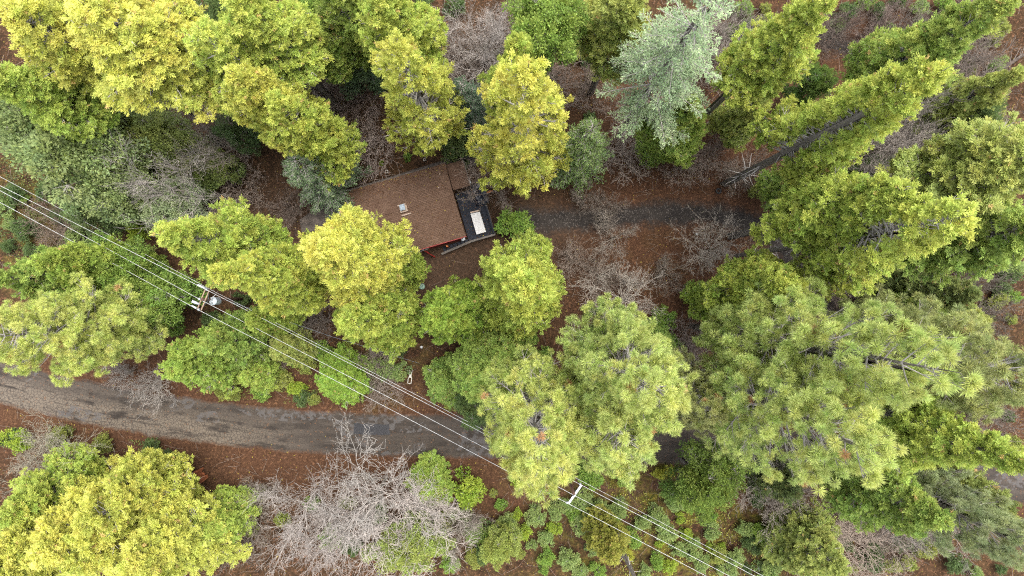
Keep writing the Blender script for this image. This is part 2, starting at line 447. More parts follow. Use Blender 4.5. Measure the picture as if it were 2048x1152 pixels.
def limb_segs(az, L, z0, a, b, r, k=5):
    P0 = []; P1 = []; R0 = []; R1 = []
    for i in range(k):
        u0, u1 = i / k, (i + 1) / k
        P0.append(limb_curve(az, L, z0, a, b, np.full(len(az), u0))); P1.append(limb_curve(az, L, z0, a, b, np.full(len(az), u1)))
        R0.append(r * (1 - .85 * u0)); R1.append(r * (1 - .85 * u1))
    return P0, P1, R0, R1

def proto_cedar(seed, Lc=15.0, R=3.4, nb=260, dens=10.0, bare=0.0, round_=.75, spray=.45, side=0.0):
    """cedar crown: upswept limbs carrying flat lacy sprays, base of the crown at z=0"""
    g = np.random.default_rng(seed)
    t = g.random(nb) ** .72; t[:8] = np.linspace(.0, .06, 8)
    prof = lambda t: R * np.minimum(1, (t * 1.1 + .012)) ** round_ * (1 - .16 * np.clip((t - .85) / .15, 0, 1) ** 2)
    az = np.arange(nb) * 2.39996 + g.normal(0, .35, nb)
    lob = 1 + .16 * np.sin(2 * az + seed + t * 5) + .12 * np.sin(3 * az - t * 9 + seed * 2)
    L = prof(t) * g.uniform(.68, 1.12, nb) * lob + .25
    if side:                             # limbs on the side facing -x have died back below the top
        face = np.abs((az % (2 * math.pi)) - math.pi) < side
        low = face & (t > .3); L = np.where(low, L * np.where(g.random(nb) < .25, g.uniform(.15, .5, nb), .04), L); t_dead = low
    z0 = Lc * (1 - t) - L * .12
    a = .75 - .95 * t + g.normal(0, .12, nb); b = .12 + .3 * t
    bt = g.random(nb); bh = g.random(nb)
    P0, P1, R0, R1 = limb_segs(az, L, z0, a, b, (.022 + .016 * L) * (1 + .7 * bare))
    # side twigs, each ending in a lobe of sprays
    n_c = np.maximum(2, (1.5 + L * dens * .30)).astype(int); n_c = np.where(t_dead, 0, n_c) if side else n_c
    ibc = np.repeat(np.arange(nb), n_c); nc = len(ibc)
    lo = .40 + bare * .22 * g.random(nc)
    uc = lo + (1.02 - lo) * g.random(nc) ** .7; side_c = g.choice([-1., 1.], nc)
    lat = side_c * g.random(nc) ** .8 * L[ibc] * .36 * (1.18 - uc * .75)
    rad_c = np.stack([np.cos(az[ibc]), np.sin(az[ibc]), np.zeros(nc)], -1); per_c = np.stack([-np.sin(az[ibc]), np.cos(az[ibc]), np.zeros(nc)], -1)
    base = limb_curve(az[ibc], L[ibc], z0[ibc], a[ibc], b[ibc], np.maximum(uc - .16, .1))
    cc = limb_curve(az[ibc], L[ibc], z0[ibc], a[ibc], b[ibc], uc) + per_c * lat[:, None] + g.normal(0, .10, (nc, 3)) + np.array([0, 0, 1]) * (g.random(nc) * .3)[:, None]
    P0.append(base); P1.append(cc); R0.append(np.full(nc, .022 + .012 * bare)); R1.append(np.full(nc, .012))
    cdir = unit(cc - base + np.array([0, 0, .12]))
    ns = 9; jc = np.repeat(np.arange(nc), ns); n = len(jc); ib = ibc[jc]; u = uc[jc]
    rad = rad_c[jc]; per = per_c[jc]
    sd = unit(cdir[jc] * g.uniform(.1, 1.1, n)[:, None] + g.normal(0, .62, (n, 3)) * np.array([1, 1, .7]) + np.array([0, 0, .22]))
    c = cc[jc] - cdir[jc] * (g.random(n) * .34)[:, None] + sd * (g.random(n) * .12)[:, None]
    sn = unit(np.array([0, 0, 1.]) + g.normal(0, .5, (n, 3)))
    sy = unit(np.cross(sn, sd)); sn = np.cross(sd, sy)
    S = spray * g.uniform(.6, 1.2, n)
    # leaflets of a spray
    k = 11; j = np.tile(np.arange(k), n); i = np.repeat(np.arange(n), k); m = n * k
    f = (j + .5) / k; sgn = np.where(j % 2 == 0, 1., -1.); sgn = np.where(j == k - 1, 0.15, sgn)
    ang = sgn * g.uniform(.35, 1.05, m)
    pos = c[i] + sd[i] * (f * S[i] * .75)[:, None] + sn[i] * g.normal(0, .05, m)[:, None]
    d = sd[i] * np.cos(ang)[:, None] + sy[i] * np.sin(ang)[:, None] + sn[i] * g.normal(.05, .28, m)[:, None]
    ln = S[i] * g.uniform(.30, .60, m) * (1.1 - .35 * f)
    V = place_kites(pos, d, sn[i] + g.normal(0, .35, (m, 3)), ln, ln * g.uniform(.30, .46, m))
    st = np.clip(.10 + .25 * bt[ib] + .40 * g.random(nc)[jc] + .15 * g.random(n) + .26 * (.55 - t[ib]) + .25 * (u - .7), 0, 1)
    tint = np.clip(st[i] + g.normal(0, .10, m), 0, 1)
    vary = np.clip(.45 * g.random(nc)[jc][i] + .2 * g.random(n)[i] + .35 * g.random(m), 0, 1)
    cm = leaf_mesh("crown", V, M_CEDAR, tint, vary, np.clip(.6 * bh[ib][i] + .4 * g.random(m), 0, 1), (g.random(n) < .012).astype(float)[i] * .75)
    bm = seg_mesh("branches", np.vstack(P0), np.vstack(P1), np.concatenate(R0), np.concatenate(R1), M_TWIG)
    return dict(crown=cm, branches=bm, Lc=Lc, R=R)

def proto_pine(seed, Lc=18.0, R=4.4, nb=185, dens=2.0):
    """pine crown: every twig ends in a round brush of long needles"""
    g = np.random.default_rng(seed)
    t = g.random(nb) ** .7; t[:6] = np.linspace(0, .05, 6)
    az = np.arange(nb) * 2.39996 + g.normal(0, .4, nb)
    L = R * np.minimum(1, t * 1.25 + .03) ** .62 * (1 - .3 * np.clip((t - .8) / .2, 0, 1)) * g.uniform(.62, 1.12, nb) * (1 + .15 * np.sin(2 * az + seed)) + .3
    z0 = Lc * (1 - t) - L * .1; a = .7 - .75 * t + g.normal(0, .12, nb); b = .1 + .2 * t
    P0, P1, R0, R1 = limb_segs(az, L, z0, a, b, .03 + .018 * L)
    n_s = np.maximum(3, (2 + L * dens)).astype(int); ib = np.repeat(np.arange(nb), n_s); n = len(ib)
    u = .42 + .62 * g.random(n) ** .6; side = g.choice([-1., 1.], n)
    lat = side * g.random(n) ** .7 * L[ib] * .36 * (1.2 - u * .8)
    base = limb_curve(az[ib], L[ib], z0[ib], a[ib], b[ib], np.maximum(u - .16, .1))
    rad = np.stack([np.cos(az[ib]), np.sin(az[ib]), np.zeros(n)], -1); per = np.stack([-np.sin(az[ib]), np.cos(az[ib]), np.zeros(n)], -1)
    c = limb_curve(az[ib], L[ib], z0[ib], a[ib], b[ib], u) + per * lat[:, None] + g.normal(0, .12, (n, 3)) + np.array([0, 0, 1.]) * (.1 + .4 * g.random(n))[:, None]
    P0.append(base); P1.append(c); R0.append(np.full(n, .028)); R1.append(np.full(n, .016))
    ax = unit(c - base + rad * .15 + np.array([0, 0, .45]))
    ax = unit(ax + np.array([0, 0, .55]) + rad * .25)
    k = 90; i = np.repeat(np.arange(n), k); m = n * k
    side_v = unit(np.cross(ax, g.normal(0, 1, (n, 3)))); oth = np.cross(ax, side_v); th = g.random(m) * 6.283; el = np.radians(g.uniform(8, 112, m))
    d = ax[i] * np.cos(el)[:, None] + (side_v[i] * np.cos(th)[:, None] + oth[i] * np.sin(th)[:, None]) * np.sin(el)[:, None]
    S = g.uniform(.38, .50, n)
    ln = S[i] * g.uniform(.88, 1.04, m)
    pos = c[i] + d * .04 - ax[i] * (g.random(m) * .10)[:, None]
    V = place_kites(pos, d, g.normal(0, 1, (m, 3)), ln, np.full(m, .036))
    st = np.clip(.4 * g.random(nb)[ib] + .5 * g.random(n) + .35 * (.5 - t[ib]), 0, 1)
    dead = (g.random(n) < .006).astype(float)
    cm = leaf_mesh("crown", V, M_PINE, np.clip(st[i] + .25 * np.cos(el * .8 + .4) * 0 + g.normal(0, .12, m), 0, 1), np.clip(.55 * g.random(n)[i] + .45 * g.random(m), 0, 1), np.clip(.7 * g.random(n)[i] + .3 * g.random(m), 0, 1), dead[i])
    bm = seg_mesh("branches", np.vstack(P0), np.vstack(P1), np.concatenate(R0), np.concatenate(R1), M_TWIG)
    return dict(crown=cm, branches=bm, Lc=Lc, R=R)

def proto_fir(seed, Lc=16.0, R=4.2, nb=120, droop=.25, leaf=.20):
    """fir or soft pine crown: flat feathered limbs in tiers"""
    g = np.random.default_rng(seed)
    tiers = np.round(g.random(nb) ** .75 * 15) / 15; t = np.clip(tiers + g.normal(0, .015, nb), 0, 1)
    az = np.arange(nb) * 2.39996 + g.normal(0, .4, nb)
    L = R * np.minimum(1, t * 1.1 + .04) ** .8 * g.uniform(.6, 1.12, nb) + .25
    z0 = Lc * (1 - t); a = .35 - .5 * t + g.normal(0, .08, nb); b = -droop * t + .12
    P0, P1, R0, R1 = limb_segs(az, L, z0, a, b, .02 + .014 * L)
    n_s = np.maximum(6, (4 + L * 9)).astype(int); ib = np.repeat(np.arange(nb), n_s); n = len(ib)
    u = .15 + .87 * g.random(n) ** .8; side = g.choice([-1., 1.], n)
    rad = np.stack([np.cos(az[ib]), np.sin(az[ib]), np.zeros(n)], -1); per = np.stack([-np.sin(az[ib]), np.cos(az[ib]), np.zeros(n)], -1)
    s0 = limb_curve(az[ib], L[ib], z0[ib], a[ib], b[ib], u)
    sl_ = L[ib] * .42 * (1.12 - u) * g.uniform(.5, 1.1, n) + .15
    sd = unit(rad * .75 + per * side[:, None] * g.uniform(.4, 1, n)[:, None] + np.array([0, 0, 1.]) * g.normal(0, .22, n)[:, None])
    P0.append(s0); P1.append(s0 + sd * sl_[:, None]); R0.append(np.full(n, .012)); R1.append(np.full(n, .006))
    k = np.maximum(4, (sl_ * 16)).astype(int); i = np.repeat(np.arange(n), k); m = len(i)
    f = g.random(m); pos = s0[i] + sd[i] * (f * sl_[i])[:, None] + g.normal(0, .04, (m, 3))
    d = sd[i] * .7 + g.normal(0, .55, (m, 3)); ln = leaf * g.uniform(.6, 1.3, m)
    V = place_kites(pos, d, np.array([0, 0, 1.]) + g.normal(0, .5, (m, 3)), ln, ln * .36)
    st = np.clip(.35 * g.random(nb)[ib] + .3 * g.random(n) + .5 * (u - .5), 0, 1)
    cm = leaf_mesh("crown", V, M_FIR, np.clip(st[i] + g.normal(0, .1, m), 0, 1), g.random(m), g.random(n)[i])
    bm = seg_mesh("branches", np.vstack(P0), np.vstack(P1), np.concatenate(R0), np.concatenate(R1), M_TWIG)
    return dict(crown=cm, branches=bm, Lc=Lc, R=R)

def proto_broad(seed, Lc=7.0, R=4.0, nc=80, per=420, leaf=.24, rc=(.7, 1.25), flat=.6):
    """broadleaf crown or bush made of leaf clumps with gaps between them"""
    g = np.random.default_rng(seed)
    d = unit(g.normal(0, 1, (nc, 3)) + np.array([0, 0, flat])); rr = g.uniform(.35, 1.0, nc) ** .5
    az = np.arctan2(d[:, 1], d[:, 0]); lob = 1 + .18 * np.sin(2 * az + seed) + .14 * np.sin(5 * az + seed * 2)
    rcs = g.uniform(*rc, nc)
    c = d * np.array([R - .6 * np.mean(rc), R - .6 * np.mean(rc), Lc * .5]) * (rr * lob)[:, None] + np.array([0, 0, Lc * .5])
    p0 = np.tile(np.array([[0, 0, .0]]), (nc, 1)) + g.normal(0, .02 * R, (nc, 3)) * np.array([1, 1, 0]); mid = (p0 + c) / 2 + g.normal(0, .08 * R, (nc, 3)); mid[:, 2] = np.abs(mid[:, 2])
    P0 = [p0, mid]; P1 = [mid, c]; R0 = [np.full(nc, .022 * R), np.full(nc, .012 * R)]; R1 = [np.full(nc, .012 * R), np.full(nc, .004 * R)]
    # sub clumps break the balls up
    ns = 9; j = np.repeat(np.arange(nc), ns); q = len(j)
    sd = unit(g.normal(0, 1, (q, 3)) + d[j] * .5); sc = c[j] + sd * (rcs[j] * g.uniform(.45, 1.1, q))[:, None]
    P0.append(c[j]); P1.append(sc); R0.append(np.full(q, .005 * R)); R1.append(np.full(q, .002 * R))
    kk = max(4, per // ns); i = np.repeat(np.arange(q), kk); m = len(i)
    dv = unit(g.normal(0, 1, (m, 3))); pos = sc[i] + dv * (rcs[j][i] * .42 * g.random(m) ** .45)[:, None]
    ld = unit(dv * .6 + sd[i] * .5 + g.normal(0, .5, (m, 3))); ln = leaf * g.uniform(.6, 1.35, m)
    V = place_kites(pos, ld, np.array([0, 0, .8]) + g.normal(0, .7, (m, 3)), ln, ln * .52)
    st = np.clip(.4 * g.random(nc)[j] + .3 * g.random(q) + .3 * d[j][:, 2], 0, 1)
    cm = leaf_mesh("crown", V, M_LEAF, np.clip(st[i] + g.normal(0, .12, m), 0, 1), np.clip(.5 * g.random(q)[i] + .5 * g.random(m), 0, 1), np.clip(.6 * g.random(nc)[j][i] + .4 * g.random(m), 0, 1))
    bm = seg_mesh("branches", np.vstack(P0), np.vstack(P1), np.concatenate(R0), np.concatenate(R1), M_TWIG)
    return dict(crown=cm, branches=bm, Lc=Lc, R=R)

def proto_bare(seed, H=8.0, R=3.2, n=(10, 8, 7, 4), up=.7, thick=.058, twig=.0115):
    """leafless crown: limbs forking four times"""
    g = np.random.default_rng(seed)
    P0 = []; P1 = []; R0 = []; R1 = []
    m = n[0]; az = np.arange(m) * 2.39996 + g.normal(0, .4, m)
    s = np.zeros((m, 3)) + np.array([0, 0, 1.]) * (g.random(m) * H * .12)[:, None]
    d = unit(np.stack([np.cos(az), np.sin(az), up + g.normal(0, .3, m)], -1)); L = np.full(m, math.hypot(H, R) * .55) * g.uniform(.6, 1.1, m); r = np.full(m, thick)
    for lv in range(len(n)):
        k = (6, 5, 4, 3)[lv]; pts = [s]; dd = d.copy()
        for q in range(k):
            dd = unit(dd + g.normal(0, .17, dd.shape) + np.array([0, 0, .08]))
            pts.append(pts[-1] + dd * (L / k)[:, None])
        for q in range(k):
            P0.append(pts[q]); P1.append(pts[q + 1]); R0.append(np.maximum(r * (1 - .75 * q / k), twig * .8)); R1.append(np.maximum(r * (1 - .75 * (q + 1) / k), twig * .6))
        if lv == len(n) - 1: break
        c = n[lv + 1]; ii = np.repeat(np.arange(len(s)), c); pts = np.array(pts)
        f = np.tile(np.linspace(.25, 1, c), len(s)) * k * .999; f = np.clip(f + g.normal(0, .3, len(f)), .3, k - .01); fi = f.astype(int); fr = f - fi
        s2 = pts[fi, ii] * (1 - fr)[:, None] + pts[fi + 1, ii] * fr[:, None]
        loc = unit(pts[fi + 1, ii] - pts[fi, ii])
        d = unit(loc + g.normal(0, .62, loc.shape)); s = s2
        L = L[ii] * g.uniform(.36, .62, len(ii)); r = np.maximum(r[ii] * .42, twig)
    bm = seg_mesh("branches", np.vstack(P0), np.vstack(P1), np.concatenate(R0), np.concatenate(R1), M_TWIG)
    return dict(crown=None, branches=bm, Lc=H, R=R)

def proto_trunk(seed, stubs=True):
    """unit trunk: height 1, radius about 1 at the foot (scaled per tree), with dead stubs"""
    g = random.Random(seed); m = MB(); pts = []; rad = []
    ph = g.uniform(0, 6)
    for i in range(15):
        z = i / 14; pts.append((.25 * math.sin(z * 3 + ph) * z * (1 - z) * 4, .25 * math.cos(z * 2.3 + ph) * z * (1 - z) * 4, z)); rad.append((1 - .9 * z ** 1.1) * (1 + .45 * math.exp(-z * 40)))
    m.tube(pts, rad, 12)
    me = bpy.data.meshes.new("trunk"); me.from_pydata(m.v, [], m.f); me.update(); me.materials.append(M_BARK)
    me.polygons.foreach_set("use_smooth", [True] * len(me.polygons))
    return me

PROTO = {
    'cedar': [proto_cedar(15, Lc=14, R=3.3, nb=230, dens=9), proto_cedar(16, R=3.5, nb=280, round_=.6), proto_cedar(17, R=3.3, nb=240, dens=8.5, bare=.5, spray=.48), proto_cedar(11), proto_cedar(12, R=3.2, round_=.7), proto_cedar(13, R=3.6, round_=.65), proto_cedar(14, Lc=14, R=3.3, round_=.85)],
    'spire': [proto_cedar(23, Lc=17, R=3.2, nb=270, round_=1.0, dens=9), proto_cedar(21, Lc=17, R=3.3, nb=280, round_=.95), proto_cedar(22, Lc=16, R=3.3, nb=270, round_=.85)],
    'sidecedar': [proto_cedar(24, Lc=20, R=3.2, nb=300, round_=.7, side=.8), proto_cedar(25, Lc=23, R=3.6, nb=300, round_=.6, dens=8.5, bare=.6, side=.6)],
    'opencedar': [proto_cedar(31, Lc=18, R=3.8, nb=170, dens=6.0, bare=1.0, round_=.7, spray=.48), proto_cedar(32, Lc=17, R=3.7, nb=160, dens=5.6, bare=1.2, round_=.7, spray=.48)],
    'pine': [proto_pine(44, R=4.6, nb=170), proto_pine(41), proto_pine(42, R=4.8), proto_pine(43, Lc=17, R=4.2)],
    'fir': [proto_fir(51), proto_fir(52, Lc=11, R=3.0, nb=170, droop=.1, leaf=.2)],
    'oak': [proto_broad(61), proto_broad(62, nc=90, R=4.2), proto_broad(63, nc=70, R=3.6)],
    'bush': [proto_broad(s, Lc=1.7, R=1.15, nc=16, per=170, leaf=.17, rc=(.32, .52), flat=.9) for s in (71, 72, 73, 74)],
    'bare': [proto_bare(81), proto_bare(82, R=3.6, up=.6), proto_bare(83, H=9, R=2.6, up=1.1)],
    'twiggy': [proto_bare(91, H=4, R=2.4, n=(15, 7, 6, 3), up=.55, thick=.04, twig=.011), proto_bare(92, H=4.5, R=2.0, n=(16, 7, 6, 3), up=.9, thick=.038, twig=.011), proto_bare(93, H=3.5, R=2.6, n=(14, 8, 6, 3), up=.4, thick=.04, twig=.011)],
}
TRUNKS = [proto_trunk(s) for s in (1, 2, 3)]
KINDNAME = dict(sidecedar='cedar_tree', cedar='cedar_tree', spire='cedar_tree', opencedar='cedar_tree', pine='pine_tree', fir='fir_tree', oak='broadleaf_tree', bush='shrub', bare='bare_tree', twiggy='bare_shrub')
CAT = dict(sidecedar='tree', cedar='tree', spire='tree', opencedar='tree', pine='tree', fir='tree', oak='tree', bush='shrub', bare='tree', twiggy='shrub')
GROUP = dict(sidecedar='cedar trees', cedar='cedar trees', spire='cedar trees', opencedar='cedar trees', pine='pine trees', fir='soft blue-green conifers', oak='broadleaf trees', bush='low green shrubs', bare='leafless trees', twiggy='leafless shrubs')
COUNT = {}
PLANTS = []

def plant(kind, T, h, hb, R, col, warm, label, v=None, rot=None, bark=(1, 1, 1), twig=(1, 1, 1), tr=None):
    """T: photo pixel of the top, h height, hb height of the crown's foot, R crown radius; col leaf colour, warm amount of yellow"""
    i = COUNT.get(kind, 0); COUNT[kind] = i + 1
    pr = PROTO[kind][(i if v is None else v) % len(PROTO[kind])]
    top = P(T[0], T[1], h)
    zt = .1 if kind in ('bush', 'twiggy') else -.05
    root = empty(KINDNAME[kind], (top[0], top[1], zt))
    g = random.Random(i * 31 + len(kind)); rz = (math.atan2(top[1] + .8, top[0]) if kind == 'sidecedar' else g.uniform(0, 6.283)) if rot is None else rot
    root.rotation_euler = (0, 0, rz)
    sx = R / pr['R'] * g.uniform(.96, 1.05); sy = R / pr['R'] * g.uniform(.96, 1.05); sz = (h - hb) / pr['Lc']
    if pr['crown']:
        c = link("crown" if kind != 'bush' else "foliage", pr['crown'], root, (0, 0, hb)); c.scale = (sx, sy, sz); c.color = (*col, warm)
    b = link("branches" if kind != 'bush' else "stems", pr['branches'], root, (0, 0, hb)); b.scale = (sx, sy, sz); b.color = (*twig, 1)
    if kind not in ('bush', 'twiggy'):
        t = link("trunk", TRUNKS[i % 3], root); r = tr or (.0066 * h + .07)
        t.scale = (r, r, h * .97 if kind not in ('oak', 'bare') else hb + (h - hb) * .35); t.color = (*bark, 1)
    tag(root, label, CAT[kind], GROUP[kind])
    PLANTS.append((T, root))
    return root

# leaf colours
LIME = (.29, .40, .085); GRN = (.20, .32, .080); YEL = (.37, .42, .095); OLV = (.26, .32, .10); DKG = (.10, .155, .065)
SAGE = (.23, .295, .150); PALE = (.335, .44, .245); PNG = (.40, .50, .17); BLUE = (.13, .195, .095); GREY = (.31, .36, .21)

